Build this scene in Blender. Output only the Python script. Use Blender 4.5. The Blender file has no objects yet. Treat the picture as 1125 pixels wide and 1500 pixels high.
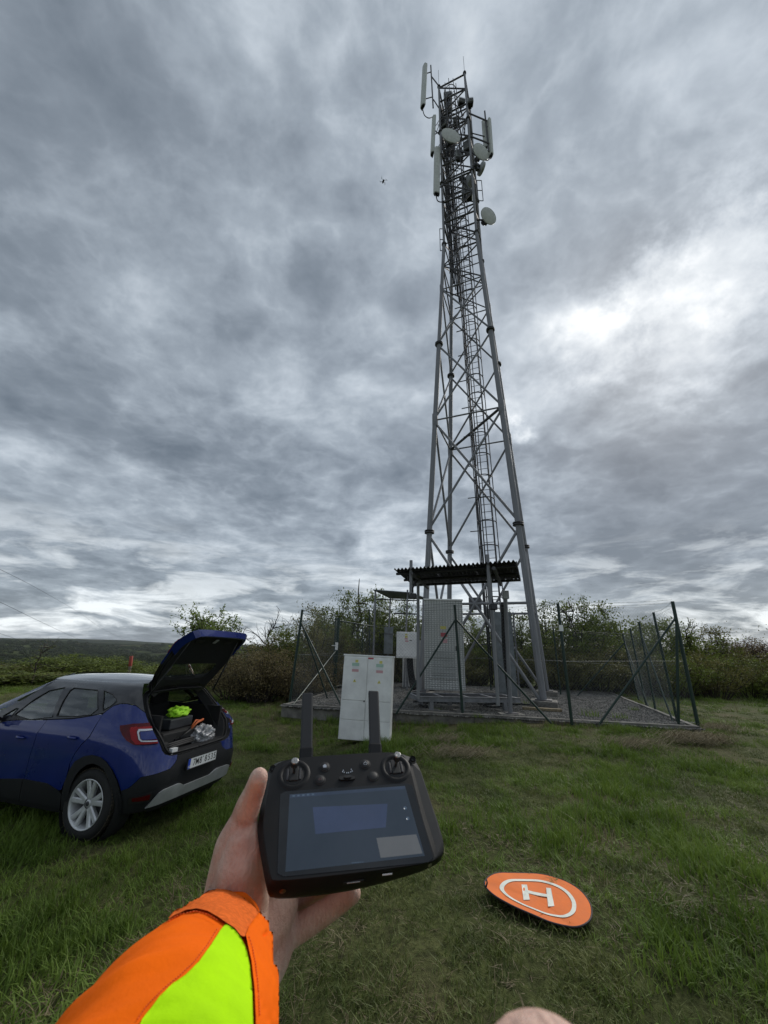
import bpy, bmesh, math, random
import numpy as np
from mathutils import Vector, Matrix
from mathutils.geometry import delaunay_2d_cdt
from mathutils.bvhtree import BVHTree
R = math.radians
sc = bpy.context.scene
COL = sc.collection
random.seed(5); rng = np.random.default_rng(7)

# ---------------------------------------------------------------- camera, sky, sun, exposure
EYE = np.array([0., 0., 1.6]); FPX = 565.0; PW, PH = 1125, 1500
_p, _r = R(20.0), R(1.85)
FW = np.array([0, math.cos(_p), math.sin(_p)]); _u = np.array([0, -math.sin(_p), math.cos(_p)]); _x = np.array([1., 0, 0])
RT = math.cos(_r)*_x + math.sin(_r)*_u; UP = -math.sin(_r)*_x + math.cos(_r)*_u
cd = bpy.data.cameras.new('camera'); cam = bpy.data.objects.new('camera', cd); COL.objects.link(cam); sc.camera = cam
cam.matrix_world = Matrix(((RT[0], UP[0], -FW[0], EYE[0]), (RT[1], UP[1], -FW[1], EYE[1]), (RT[2], UP[2], -FW[2], EYE[2]), (0, 0, 0, 1)))
cd.sensor_fit = 'VERTICAL'; cd.sensor_height = 36; cd.sensor_width = 27; cd.lens = FPX/PH*36
cd.clip_start = 0.01; cd.clip_end = 40000
cd.dof.use_dof = True; cd.dof.focus_distance = 6.0; cd.dof.aperture_fstop = 14.0

sc.view_settings.view_transform = 'Standard'; sc.view_settings.look = 'None'
sc.view_settings.gamma = 1; sc.view_settings.use_curve_mapping = False; sc.view_settings.exposure = 0.55

SUN_AZ, SUN_EL = 41.0, 38.0           # azimuth clockwise from +Y
SUND = Vector((math.sin(R(SUN_AZ))*math.cos(R(SUN_EL)), math.cos(R(SUN_AZ))*math.cos(R(SUN_EL)), math.sin(R(SUN_EL))))
sd = bpy.data.lights.new('sun', 'SUN'); sd.energy = 1.5; sd.angle = R(25); sd.color = (1, .95, .88)
so = bpy.data.objects.new('sun', sd); COL.objects.link(so)
so.rotation_euler = SUND.to_track_quat('Z', 'Y').to_euler(); so.location = (0, 0, 60)

world = bpy.data.worlds.new('World'); sc.world = world; world.use_nodes = True
NT = world.node_tree; NT.nodes.clear()
class G:
    """tiny node helper"""
    def __init__(s, nt): s.nt = nt
    def n(s, t, ins=None, **kw):
        nd = s.nt.nodes.new(t)
        for k, v in kw.items(): setattr(nd, k, v)
        if ins:
            for k, v in ins.items():
                sk = nd.inputs[k]
                if isinstance(v, bpy.types.NodeSocket): s.nt.links.new(v, sk)
                else: sk.default_value = v
        return nd
    def m(s, op, a, b=None, c=None, clamp=False):
        nd = s.nt.nodes.new('ShaderNodeMath'); nd.operation = op; nd.use_clamp = clamp
        for i, v in enumerate((a, b, c)):
            if v is None: continue
            if isinstance(v, bpy.types.NodeSocket): s.nt.links.new(v, nd.inputs[i])
            else: nd.inputs[i].default_value = v
        return nd.outputs[0]
    def ramp(s, f, stops, interp='LINEAR'):
        nd = s.nt.nodes.new('ShaderNodeValToRGB'); cr = nd.color_ramp; cr.interpolation = interp
        while len(cr.elements) < len(stops): cr.elements.new(.5)
        for e, (p, c) in zip(cr.elements, stops):
            e.position = p; e.color = (c, c, c, 1) if isinstance(c, (int, float)) else (*c, 1)
        s.nt.links.new(f, nd.inputs[0]); return nd.outputs[0]
    def mix(s, f, a, b, blend='MIX'):
        nd = s.nt.nodes.new('ShaderNodeMix'); nd.data_type = 'RGBA'; nd.blend_type = blend
        for k, v in ((0, f), (6, a), (7, b)):
            if isinstance(v, bpy.types.NodeSocket): s.nt.links.new(v, nd.inputs[k])
            elif k == 0: nd.inputs[0].default_value = v
            else: nd.inputs[k].default_value = (*v, 1)
        return nd.outputs[2]
    def link(s, a, b): s.nt.links.new(a, b)

def build_sky():
    g = G(NT)
    tc = g.n('ShaderNodeTexCoord').outputs['Generated']
    sp = g.n('ShaderNodeSeparateXYZ', {0: tc})
    x, y, z = sp.outputs
    zc = g.m('MAXIMUM', z, 0.0)
    den = g.m('ADD', zc, 0.16)
    u = g.m('DIVIDE', x, den); v = g.m('DIVIDE', y, den)
    uv = g.n('ShaderNodeCombineXYZ', {0: u, 1: v, 2: 0.0}).outputs[0]
    def noise(scale, detail, rough, vec=uv, dist=0.0, off=(0, 0, 0), sx=1.0, sy=1.0, lac=2.0):
        mp = g.n('ShaderNodeMapping', {0: vec, 1: off, 3: (scale*sx, scale*sy, scale)})
        return g.n('ShaderNodeTexNoise', {0: mp.outputs[0], 'Scale': 1.0, 'Detail': detail, 'Roughness': rough, 'Distortion': dist, 'Lacunarity': lac})
    def warped(vec, w, amt):
        wv = g.n('ShaderNodeVectorMath', {0: w, 1: (.5, .5, .5)}, operation='SUBTRACT').outputs[0]
        wv = g.n('ShaderNodeVectorMath', {0: wv, 'Scale': amt}, operation='SCALE').outputs[0]
        return g.n('ShaderNodeVectorMath', {0: vec, 1: wv}, operation='ADD').outputs[0]
    w = noise(1.3, 3, .5, off=(3.1, 7.7, 0)).outputs['Color']; uvw = warped(uv, w, .22)
    w2 = noise(5.0, 3, .5, off=(8.1, 1.7, 0)).outputs['Color']; uv2 = warped(uvw, w2, .07)
    def ridge(n_, p=2.0):                # light seams between rounded lumps
        return g.m('POWER', g.m('SUBTRACT', 1.0, g.m('ABSOLUTE', g.m('MULTIPLY', g.m('SUBTRACT', n_, .5), 4.5)), clamp=True), p)
    big = noise(.80, 2, .5, uvw, 0, (11.3, 4.2, 0)).outputs[0]
    mid = noise(3.3, 9, .58, uv2, 0, (1.3, 9.2, 2)).outputs[0]
    r1 = ridge(noise(2.3, 3, .45, uv2, 0, (4.3, 3.2, 1)).outputs[0]); r2 = ridge(noise(7.5, 5, .52, uv2, 0, (7.3, 6.2, 3)).outputs[0])
    puff = g.n('ShaderNodeTexNoise', {0: tc, 'Scale': 8.0, 'Detail': 8, 'Roughness': .58, 'Distortion': .2}).outputs[0]
    hi_ = g.ramp(zc, [(0, .35), (.35, 1)])
    d = g.m('ADD', g.m('MULTIPLY', big, .40), g.m('MULTIPLY', mid, .50))
    d = g.m('ADD', d, g.m('MULTIPLY', g.m('SUBTRACT', r1, .4), .060)); d = g.m('ADD', d, g.m('MULTIPLY', g.m('MULTIPLY', g.m('SUBTRACT', r2, .4), .042), hi_))
    d = g.m('ADD', d, g.m('MULTIPLY', g.m('MULTIPLY', g.m('SUBTRACT', puff, .5), .22), hi_)); d = g.m('ADD', d, .004)
    # broad darker masses and thinner places, as directions on the sky, with ragged edges
    tw = warped(tc, g.n('ShaderNodeTexNoise', {0: tc, 'Scale': 6.0, 'Detail': 8, 'Roughness': .68}).outputs['Color'], .32)
    def blob(px, py, rad, amt):
        dv = FW + RT*(px-PW/2)/FPX + UP*(PH/2-py)/FPX; dv = dv/np.linalg.norm(dv)
        dt = g.n('ShaderNodeVectorMath', {0: tw, 1: tuple(dv)}, operation='DISTANCE').outputs['Value']
        q = g.m('DIVIDE', dt, rad)
        e = g.m('SUBTRACT', 1.0, q, clamp=True)
        e = g.m('MULTIPLY', g.m('MULTIPLY', e, e), g.m('SUBTRACT', 3.0, g.m('MULTIPLY', e, 2.0)))
        return g.m('MULTIPLY', e, amt)
    for px, py, rad, amt in BLOBS:
        d = g.m('ADD', d, blob(px, py, rad, amt))
    shade = g.ramp(d, SKYRAMP)
    # pale breaks in the cloud low over the hills
    hz = g.ramp(zc, [(0, .25), (.02, .85), (.07, .8), (.13, .45), (.20, .30), (.27, 0)])
    lw = g.n('ShaderNodeCombineXYZ', {0: g.m('MULTIPLY', g.m('DIVIDE', x, g.m('ADD', y, .4)), 1.7), 1: g.m('MULTIPLY', zc, 6.0), 2: 0.0}).outputs[0]
    br = noise(3.2, 6, .62, lw, .5, (2.1, 5.5, 0)).outputs[0]
    br = g.ramp(br, [(.47, 0), (.60, 1)])
    col = g.mix(g.m('MULTIPLY', hz, br), shade, (.78, .82, .84))
    col = g.mix(g.m('LESS_THAN', z, -.002), col, (.10, .11, .09))
    bc = g.n('ShaderNodeBackground', {0: col, 1: 1.0}).outputs[0]
    sky = g.n('ShaderNodeTexSky', sky_type='NISHITA')
    sky.sun_disc = False; sky.sun_elevation = R(SUN_EL); sky.sun_rotation = R(SUN_AZ)
    bs = g.n('ShaderNodeBackground', {0: sky.outputs[0], 1: 0.1}).outputs[0]
    ms = g.n('ShaderNodeMixShader', {0: .94, 1: bs, 2: bc}).outputs[0]
    g.n('ShaderNodeOutputWorld', {0: ms})
BLOBS = [(925, 470, .42, .05), (880, 505, .14, .17), (965, 435, .13, .15), (1010, 545, .10, .08), (1090, 375, .12, .08), (1010, 520, .18, .05), (1040, 400, .18, .05), (1090, 330, .2, .03), (768, 620, .06, .15), (1090, 380, .2, .08), (160, 200, .50, -.085), (430, 250, .28, -.05),
         (340, 190, .22, .04), (1020, 130, .40, -.05), (640, 60, .3, .04), (330, 430, .25, .03), (540, 560, .3, .03), (130, 530, .2, -.04),
         (960, 740, .45, -.06), (980, 860, .35, -.06), (560, 790, .22, .07), (250, 870, .22, -.06), (60, 640, .25, -.03)]
SKYRAMP = [(.27, (.106, .128, .154)), (.40, (.166, .194, .226)), (.50, (.254, .290, .330)), (.59, (.370, .412, .456)), (.70, (.53, .568, .60)), (.84, (.80, .81, .815))]
build_sky()

# ---------------------------------------------------------------- helpers
def ray(px, py): return FW + RT*(px-PW/2)/FPX + UP*(PH/2-py)/FPX
def atz(px, py, z=0.0):                      # where that sight line meets the level z
    d = ray(px, py); return EYE + d*((z-EYE[2])/d[2])
def atD(px, py, D):                          # at horizontal distance D
    d = ray(px, py); return EYE + d*(D/math.hypot(d[0], d[1]))
def atd(px, py, d): return EYE + ray(px, py)*d
def atop(base, px, py):                      # point of the sight line nearest the vertical over base
    d = ray(px, py); t = float((base-EYE)[:2] @ d[:2])/float(d[:2] @ d[:2]); return EYE + d*t
def vn2(x, y, seed=0):                       # value noise for placing things
    x = np.asarray(x, float); y = np.asarray(y, float)
    xi = np.floor(x); yi = np.floor(y); fx = x-xi; fy = y-yi
    fx = fx*fx*(3-2*fx); fy = fy*fy*(3-2*fy)
    def h(a, b):
        v = np.sin(a*127.1+b*311.7+seed*74.7)*43758.5453; return v-np.floor(v)
    return (h(xi, yi)*(1-fx)+h(xi+1, yi)*fx)*(1-fy)+(h(xi, yi+1)*(1-fx)+h(xi+1, yi+1)*fx)*fy
def sstep(a, b, x):
    t = np.clip((np.asarray(x, float)-a)/(b-a), 0, 1); return t*t*(3-2*t)

def mat(name, col, rough=.6, metal=0., var=.15, scale=8., bump=0., bscale=40., col2=None, spec=.5, detail=6, wet=0., coord='Object', coat=0., stops=(.35, .65), sheen=0., emit=None, bdist=.01):
    m = bpy.data.materials.new(name); m.use_nodes = True; nt = m.node_tree; g = G(nt)
    b = nt.nodes['Principled BSDF']
    tc = g.n('ShaderNodeTexCoord').outputs[coord] if coord != 'World' else g.n('ShaderNodeNewGeometry').outputs['Position']
    no = g.n('ShaderNodeTexNoise', {0: tc, 'Scale': scale, 'Detail': detail, 'Roughness': .62}).outputs[0]
    c2 = col2 if col2 else tuple(max(0, c*(1-var*1.6)) for c in col)
    c1 = col if col2 else tuple(min(1, c*(1+var*.5)) for c in col)
    cc = g.ramp(no, [(stops[0], c2), (stops[1], c1)])
    g.link(cc, b.inputs['Base Color'])
    b.inputs['Metallic'].default_value = metal
    rr = g.ramp(no, [(.3, max(.02, rough-.08)), (.7, min(1, rough+.08))]); g.link(rr, b.inputs['Roughness'])
    b.inputs['Specular IOR Level'].default_value = spec
    if coat: b.inputs['Coat Weight'].default_value = coat; b.inputs['Coat Roughness'].default_value = .05
    if sheen: b.inputs['Sheen Weight'].default_value = sheen; b.inputs['Sheen Roughness'].default_value = .5
    if bump:
        bn = g.n('ShaderNodeTexNoise', {0: tc, 'Scale': bscale, 'Detail': 5, 'Roughness': .6}).outputs[0]
        bp = g.n('ShaderNodeBump', {'Strength': bump, 'Distance': bdist, 'Height': bn}).outputs[0]
        g.link(bp, b.inputs['Normal'])
    if emit: b.inputs['Emission Color'].default_value = (*emit[0], 1); b.inputs['Emission Strength'].default_value = emit[1]
    return m

class MB:
    def __init__(s): s.v = []; s.f = []; s.sm = []
    def add(s, vs, fs, smooth=False):
        o = len(s.v); s.v += [tuple(map(float, p)) for p in vs]; s.f += [tuple(i+o for i in f) for f in fs]; s.sm += [smooth]*len(fs); return s
    def box(s, c, d, M=None):
        c = np.array(c, float); hx, hy, hz = [q/2 for q in d]
        P = [np.array((a*hx, b*hy, e*hz)) for e in (-1, 1) for b in (-1, 1) for a in (-1, 1)]
        if M is not None: P = [M@p for p in P]
        return s.add([c+p for p in P], [(0, 2, 3, 1), (4, 5, 7, 6), (0, 1, 5, 4), (2, 6, 7, 3), (0, 4, 6, 2), (1, 3, 7, 5)])
    def cbox(s, c, d, ch=.01, M=None):          # box with chamfered edges
        c = np.array(c, float); h = [q/2 for q in d]; ch = min(ch, min(h)*.8)
        bm = bmesh.new(); bmesh.ops.create_cube(bm, size=2)
        for v in bm.verts: v.co = Vector((v.co.x*h[0], v.co.y*h[1], v.co.z*h[2]))
        bmesh.ops.bevel(bm, geom=bm.edges[:], offset=ch, segments=2, affect='EDGES', profile=.6)
        bm.verts.index_update()
        P = [np.array(v.co) for v in bm.verts]
        if M is not None: P = [M@p for p in P]
        F = [tuple(v.index for v in f.verts) for f in bm.faces]; bm.free()
        return s.add([c+p for p in P], F)
    def tube(s, pts, r, n=8, cap=True, smooth=True):
        pts = [np.array(p, float) for p in pts]; rs = r if hasattr(r, '__len__') else [r]*len(pts)
        V = []; prev = None
        for i, p in enumerate(pts):
            t = (pts[min(i+1, len(pts)-1)]-pts[max(i-1, 0)]); t = t/(np.linalg.norm(t)+1e-12)
            if prev is None:
                a = np.array((0, 0, 1.)) if abs(t[2]) < .9 else np.array((1., 0, 0))
                prev = np.cross(t, a)
            prev = prev - t*(prev@t); prev /= np.linalg.norm(prev)+1e-12; b = np.cross(t, prev)
            for k in range(n):
                an = 2*math.pi*k/n; V.append(p+rs[i]*(math.cos(an)*prev+math.sin(an)*b))
        Fs = []
        for i in range(len(pts)-1):
            for k in range(n):
                k2 = (k+1) % n; Fs.append((i*n+k, i*n+k2, (i+1)*n+k2, (i+1)*n+k))
        s.add(V, Fs, smooth)
        if cap:
            o = len(s.v)-len(V); s.f += [tuple(o+k for k in reversed(range(n))), tuple(o+(len(pts)-1)*n+k for k in range(n))]; s.sm += [False]*2
        return s
    def lathe(s, prof, c, ax, n=24, smooth=True):   # prof: (r, h) along the axis ax from c
        c = np.array(c, float); ax = np.array(ax, float); ax /= np.linalg.norm(ax)
        a = np.array((0, 0, 1.)) if abs(ax[2]) < .9 else np.array((1., 0, 0))
        p = np.cross(ax, a); p /= np.linalg.norm(p); q = np.cross(ax, p)
        V = [c+ax*h+r*(math.cos(2*math.pi*k/n)*p+math.sin(2*math.pi*k/n)*q) for r, h in prof for k in range(n)]
        Fs = [(i*n+k, i*n+(k+1) % n, (i+1)*n+(k+1) % n, (i+1)*n+k) for i in range(len(prof)-1) for k in range(n)]
        return s.add(V, Fs, smooth)
    def prism(s, poly, z0, z1, f=lambda x, y, z: (x, y, z)):
        n = len(poly); V = [f(x, y, z0) for x, y in poly]+[f(x, y, z1) for x, y in poly]
        return s.add(V, [tuple(reversed(range(n))), tuple(range(n, 2*n))]+[(i, (i+1) % n, n+(i+1) % n, n+i) for i in range(n)])
    def sphere(s, c, r, n=10):
        m = n//2; rr = r if hasattr(r, '__len__') else (r, r, r)
        V = [np.array(c)+np.array((rr[0]*math.sin(math.pi*i/m)*math.cos(2*math.pi*k/n), rr[1]*math.sin(math.pi*i/m)*math.sin(2*math.pi*k/n), rr[2]*math.cos(math.pi*i/m))) for i in range(m+1) for k in range(n)]
        return s.add(V, [(i*n+k, (i+1)*n+k, (i+1)*n+(k+1) % n, i*n+(k+1) % n) for i in range(m) for k in range(n)], True)
    def mesh(s, name, m):
        me = bpy.data.meshes.new(name); me.from_pydata(s.v, [], s.f)
        for q in (m if isinstance(m, (list, tuple)) else [m]): me.materials.append(q)
        me.polygons.foreach_set('use_smooth', s.sm); me.update(); return me
    def build(s, name, m, parent=None, loc=None):
        return link(name, s.mesh(name, m), parent, loc)
def link(name, me, parent=None, loc=None):
    o = bpy.data.objects.new(name, me); COL.objects.link(o)
    if parent is not None: o.parent = parent
    if loc is not None: o.location = loc
    return o
def tag(o, label=None, cat=None, group=None, kind=None):
    if label: o['label'] = label
    if cat: o['category'] = cat
    if group: o['group'] = group
    if kind: o['kind'] = kind
    return o
def thing(name, label, cat, loc=(0, 0, 0), rz=0, group=None):
    o = bpy.data.objects.new(name, None); COL.objects.link(o); o.location = [float(q) for q in loc]; o.rotation_euler = (0, 0, rz); o.empty_display_size = .1
    return tag(o, label, cat, group)
def copy_tree(o, parent=None):
    c = o.copy(); COL.objects.link(c)
    if parent is not None: c.parent = parent
    for ch in list(o.children): copy_tree(ch, c)
    return c
_unit = {}
def unit(kind, m):
    k = (kind, m.name)
    if k not in _unit:
        if kind == 'tube': _unit[k] = MB().tube([(0, 0, 0), (0, 0, 1)], 1, 10).mesh('tube', m)
        elif kind == 'thin': _unit[k] = MB().tube([(0, 0, 0), (0, 0, 1)], 1, 6).mesh('thin_tube', m)
        elif kind == 'angle':
            t = .16; _unit[k] = MB().prism([(-1, -1), (1, -1), (1, -1+t), (-1+t, -1+t), (-1+t, 1), (-1, 1)], 0, 1).mesh('angle_bar', m)
    return _unit[k]
def bar(name, p0, p1, r, m, parent, kind='tube', off=(0, 0, 0)):    # shared unit mesh stretched between two points (relative to off)
    p0 = Vector([float(q) for q in p0])-Vector(off); p1 = Vector([float(q) for q in p1])-Vector(off); d = p1-p0
    o = link(name, unit(kind, m), parent)
    o.rotation_mode = 'QUATERNION'; o.location = p0; o.rotation_quaternion = d.to_track_quat('Z', 'Y'); o.scale = (r, r, d.length)
    return o
def rotz(a): c, s = math.cos(a), math.sin(a); return np.array([[c, -s, 0], [s, c, 0], [0, 0, 1.]])
def text_mesh(name, body, size, m, ext=.0005, bold=0.0, sx=1.0):
    cu = bpy.data.curves.new(name, 'FONT'); cu.body = body; cu.size = size; cu.extrude = ext; cu.offset = bold
    cu.align_x = 'CENTER'; cu.align_y = 'CENTER'; cu.resolution_u = 3
    o = bpy.data.objects.new(name, cu); COL.objects.link(o)
    dg = bpy.context.evaluated_depsgraph_get(); me = bpy.data.meshes.new_from_object(o.evaluated_get(dg))
    bpy.data.objects.remove(o); 
    for v in me.vertices: v.co.x *= sx
    me.materials.clear(); me.materials.append(m); me.name = name; return me
def instancer(name, pts, rots, scls, idx, sources, kind_label):
    """one mesh of points; geometry nodes put a source clump on each"""
    me = bpy.data.meshes.new(name); me.from_pydata([tuple(map(float, p)) for p in pts], [], [])
    n = len(pts)
    a = me.attributes.new('rot', 'FLOAT_VECTOR', 'POINT'); a.data.foreach_set('vector', np.asarray(rots, dtype=np.float32).ravel())
    a = me.attributes.new('scl', 'FLOAT_VECTOR', 'POINT'); a.data.foreach_set('vector', np.asarray(scls, dtype=np.float32).ravel())
    a = me.attributes.new('kin', 'INT', 'POINT'); a.data.foreach_set('value', np.asarray(idx, dtype=np.int32))
    sc_col = bpy.data.collections.new(name+'_sources')
    for i, s in enumerate(sources):
        o = bpy.data.objects.new('%s_clump_%02d' % (name, i), s); sc_col.objects.link(o)
    o = link(name, me)
    ng = bpy.data.node_groups.new(name+'_nodes', 'GeometryNodeTree')
    ng.interface.new_socket('Geometry', in_out='INPUT', socket_type='NodeSocketGeometry')
    ng.interface.new_socket('Geometry', in_out='OUTPUT', socket_type='NodeSocketGeometry')
    N = ng.nodes; L = ng.links
    gi = N.new('NodeGroupInput'); go = N.new('NodeGroupOutput')
    ci = N.new('GeometryNodeCollectionInfo'); ci.inputs[0].default_value = sc_col; ci.inputs['Separate Children'].default_value = True; ci.inputs['Reset Children'].default_value = True
    ip = N.new('GeometryNodeInstanceOnPoints'); ip.inputs['Pick Instance'].default_value = True
    def at(nm, t):
        q = N.new('GeometryNodeInputNamedAttribute'); q.data_type = t; q.inputs[0].default_value = nm; return q.outputs[0]
    L.new(gi.outputs[0], ip.inputs['Points']); L.new(ci.outputs[0], ip.inputs['Instance'])
    L.new(at('kin', 'INT'), ip.inputs['Instance Index'])
    er = N.new('FunctionNodeEulerToRotation'); L.new(at('rot', 'FLOAT_VECTOR'), er.inputs[0]); L.new(er.outputs[0], ip.inputs['Rotation'])
    L.new(at('scl', 'FLOAT_VECTOR'), ip.inputs['Scale']); L.new(ip.outputs[0], go.inputs[0])
    md = o.modifiers.new('scatter', 'NODES'); md.node_group = ng
    return o

# ---------------------------------------------------------------- materials
M_galv = mat('galvanised_steel', (.25, .255, .27), .6, .15, .25, 6, .15, 60, spec=.5)
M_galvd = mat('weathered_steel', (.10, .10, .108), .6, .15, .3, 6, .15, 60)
M_dark = mat('dark_metal', (.05, .05, .055), .5, .3, .3)
M_green = mat('green_fence_paint', (.010, .036, .025), .45, 0, .3, 12, .08, 80)
M_wire = mat('galvanised_wire', (.22, .24, .24), .5, .4, .2)
M_radome = mat('radome_plastic', (.60, .62, .57), .55, 0, .12, 5)
M_white = mat('cabinet_white_plastic', (.86, .86, .84), .5, 0, .10, 2.5, .05, 30, coord='Object')
M_greyp = mat('cabinet_grey_paint', (.40, .42, .42), .5, 0, .12, 3, .05, 30)
M_greym = mat('grey_metal_panel', (.20, .225, .24), .55, 0, .2, 4)
M_black = mat('black_rubber', (.012, .012, .013), .6, 0, .2)
M_conc = mat('concrete', (.20, .19, .17), .9, 0, .35, 3, .5, 25, coord='World')
M_bark = mat('bark', (.055, .043, .034), .9, 0, .4, 12, .5, 60)
M_barkd = mat('dead_wood', (.035, .030, .028), .9, 0, .4, 12)
# ---------------------------------------------------------------- ground, pad, hills
PAD_Z = .25
PADC = [atz(413, 1033, PAD_Z), atz(1026, 1067, PAD_Z), np.array([10.1, 18.2, PAD_Z]), np.array([-.6, 20.0, PAD_Z])]
def inpad(x, y, grow=0.0):
    x = np.asarray(x, float); y = np.asarray(y, float); r = np.ones(x.shape, bool); d = np.full(x.shape, 1e9)
    for i in range(4):
        a, b = PADC[i], PADC[(i+1) % 4]; e = (b-a)[:2]; n = np.array((-e[1], e[0]))/np.linalg.norm(e)
        d = np.minimum(d, (x-a[0])*n[0]+(y-a[1])*n[1])
    return d > -grow
def gz(x, y):
    x = np.asarray(x, float); y = np.asarray(y, float); r = np.hypot(x, y); th = np.degrees(np.arctan2(x, y))
    z = -.41*(1-sstep(-2.1, .4, x))*(1-sstep(8.2, 11.5, y)*(1-sstep(20, 30, r)))
    z = z+.15*sstep(1.0, 3.5, x)*sstep(6.5, 9.5, y)*(1-sstep(26, 40, r))
    near = (vn2(x*1.3, y*1.3, 1)-.5)*.05+(vn2(x*4, y*4, 2)-.5)*.022
    car = np.exp(-(((x+3.6)/2.6)**2+((y-6.2)/1.6)**2)**2)
    z = z+near*(1-car*.7)*(1-sstep(30, 60, r))
    R0 = 24+110*sstep(-14, 12, th)+40*sstep(100, 140, np.abs(th))
    drop = -58*sstep(0, 520, r-R0)-2.2*sstep(0, 26, r-R0)
    far = (58+4)*sstep(1700, 5200, r)
    und = (vn2(x/420, y/420, 3)-.5)*46*sstep(400, 1100, r)*(1-sstep(4600, 5600, r)*.55)+(vn2(x/1300+3, y/1300, 4)-.5)*60*sstep(900, 2500, r)*(1-sstep(3800, 5200, r)*.75)
    ridge = 75*np.exp(-((th+34)/9)**2)*sstep(7000, 10500, r)+22*np.exp(-((th+20)/8)**2)*sstep(7000, 10500, r)
    return z+drop+far+und+ridge+(5)*sstep(3000,5200,r)*(1-sstep(-44,-32,th))
def polar(name, r0, r1, nr, na, m, skirt=False):
    rs = np.geomspace(r0, r1, nr); an = np.linspace(0, 2*math.pi, na, endpoint=False)
    RR, AA = np.meshgrid(rs, an, indexing='ij'); X = RR*np.sin(AA); Y = RR*np.cos(AA); Z = gz(X, Y)
    V = np.stack([X, Y, Z], -1).reshape(-1, 3).tolist()
    Fc = [(i*na+k, i*na+(k+1) % na, (i+1)*na+(k+1) % na, (i+1)*na+k) for i in range(nr-1) for k in range(na)]
    if r0 < .5: V.append([0, 0, float(gz(0, 0))]); c = len(V)-1; Fc += [(c, (k+1) % na, k) for k in range(na)]
    b = MB(); b.add(V, Fc, True); o = b.build(name, m); return o
def ground_mat():
    m = bpy.data.materials.new('meadow_soil'); m.use_nodes = True; g = G(m.node_tree); b = m.node_tree.nodes['Principled BSDF']
    P = g.n('ShaderNodeNewGeometry').outputs['Position']
    n1 = g.n('ShaderNodeTexNoise', {0: P, 'Scale': .55, 'Detail': 6, 'Roughness': .6}).outputs[0]
    n2 = g.n('ShaderNodeTexNoise', {0: P, 'Scale': 14., 'Detail': 6, 'Roughness': .7}).outputs[0]
    c1 = g.ramp(n1, [(.35, (.060, .070, .022)), (.52, (.084, .098, .030)), (.68, (.12, .105, .052))])
    c2 = g.ramp(n2, [(.3, .35), (.7, 1.3)])
    cc = g.mix(1.0, c1, c2, 'MULTIPLY'); g.link(cc, b.inputs[0]); b.inputs['Roughness'].default_value = .95
    b.inputs['Specular IOR Level'].default_value = .15
    bp = g.n('ShaderNodeBump', {'Strength': .9, 'Distance': .04, 'Height': n2}).outputs[0]; g.link(bp, b.inputs['Normal'])
    return m
def hill_mat():
    m = bpy.data.materials.new('wooded_hills'); m.use_nodes = True; g = G(m.node_tree); b = m.node_tree.nodes['Principled BSDF']
    P = g.n('ShaderNodeNewGeometry').outputs['Position']
    vo = g.n('ShaderNodeTexVoronoi', {0: P, 'Scale': 1/210., 'Randomness': .9}, feature='F1')
    sep = g.n('ShaderNodeSeparateColor', {0: vo.outputs['Color']}).outputs[0]
    nf = g.n('ShaderNodeTexNoise', {0: P, 'Scale': 1/330., 'Detail': 4}).outputs[0]
    fields = g.ramp(sep, [(.0, (.045, .058, .028)), (.3, (.060, .080, .035)), (.5, (.070, .062, .045)), (.7, (.065, .078, .038)), (.9, (.10, .092, .07))], 'CONSTANT')
    n2 = g.n('ShaderNodeTexNoise', {0: P, 'Scale': 1/16., 'Detail': 4, 'Roughness': .7}).outputs[0]
    wood = g.ramp(n2, [(.3, (.008, .013, .007)), (.7, (.028, .038, .018))])
    cc = g.mix(g.ramp(nf, [(.53, 1), (.55, 0)]), fields, wood)
    g.link(cc, b.inputs[0]); b.inputs['Roughness'].default_value = 1; b.inputs['Specular IOR Level'].default_value = 0
    bp = g.n('ShaderNodeBump', {'Strength': 1., 'Distance': 6, 'Height': n2}).outputs[0]; g.link(bp, b.inputs['Normal'])
    return m
M_ground = ground_mat()
tag(polar('ground', .25, 160, 150, 260, M_ground), 'rough meadow grass on the hilltop', None, None, 'structure')
tag(polar('hills', 158.5, 16000, 150, 420, hill_mat()), 'wooded hills and fields beyond the valley', None, None, 'structure')

# gravel pad with concrete kerbs
def gravel_mat():
    m = bpy.data.materials.new('grey_gravel'); m.use_nodes = True; g = G(m.node_tree); b = m.node_tree.nodes['Principled BSDF']
    P = g.n('ShaderNodeNewGeometry').outputs['Position']
    vo = g.n('ShaderNodeTexVoronoi', {0: P, 'Scale': 26.}); sep = g.n('ShaderNodeSeparateColor', {0: vo.outputs['Color']}).outputs[0]
    c = g.ramp(sep, [(0, (.07, .067, .06)), (.5, (.14, .134, .12)), (1, (.24, .23, .21))])
    n1 = g.n('ShaderNodeTexNoise', {0: P, 'Scale': .9, 'Detail': 5}).outputs[0]
    c = g.mix(g.ramp(n1, [(.5, 0), (.7, .6)]), c, (.09, .085, .06))
    g.link(c, b.inputs[0]); b.inputs['Roughness'].default_value = .95
    h = g.ramp(vo.outputs['Distance'], [(0, 1), (.6, 0)])
    g.link(g.n('ShaderNodeBump', {'Strength': 1, 'Distance': .03, 'Height': h}).outputs[0], b.inputs['Normal']); return m
M_gravel = gravel_mat()
b = MB(); n = 40
Pq = np.array(PADC)
V = []; 
for i in range(n+1):
    for j in range(n+1):
        u, w = i/n, j/n
        p = (Pq[0]*(1-u)+Pq[1]*u)*(1-w)+(Pq[3]*(1-u)+Pq[2]*u)*w
        V.append((p[0], p[1], PAD_Z-.02+(float(vn2(p[0]*2, p[1]*2, 9))-.5)*.03))
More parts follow.
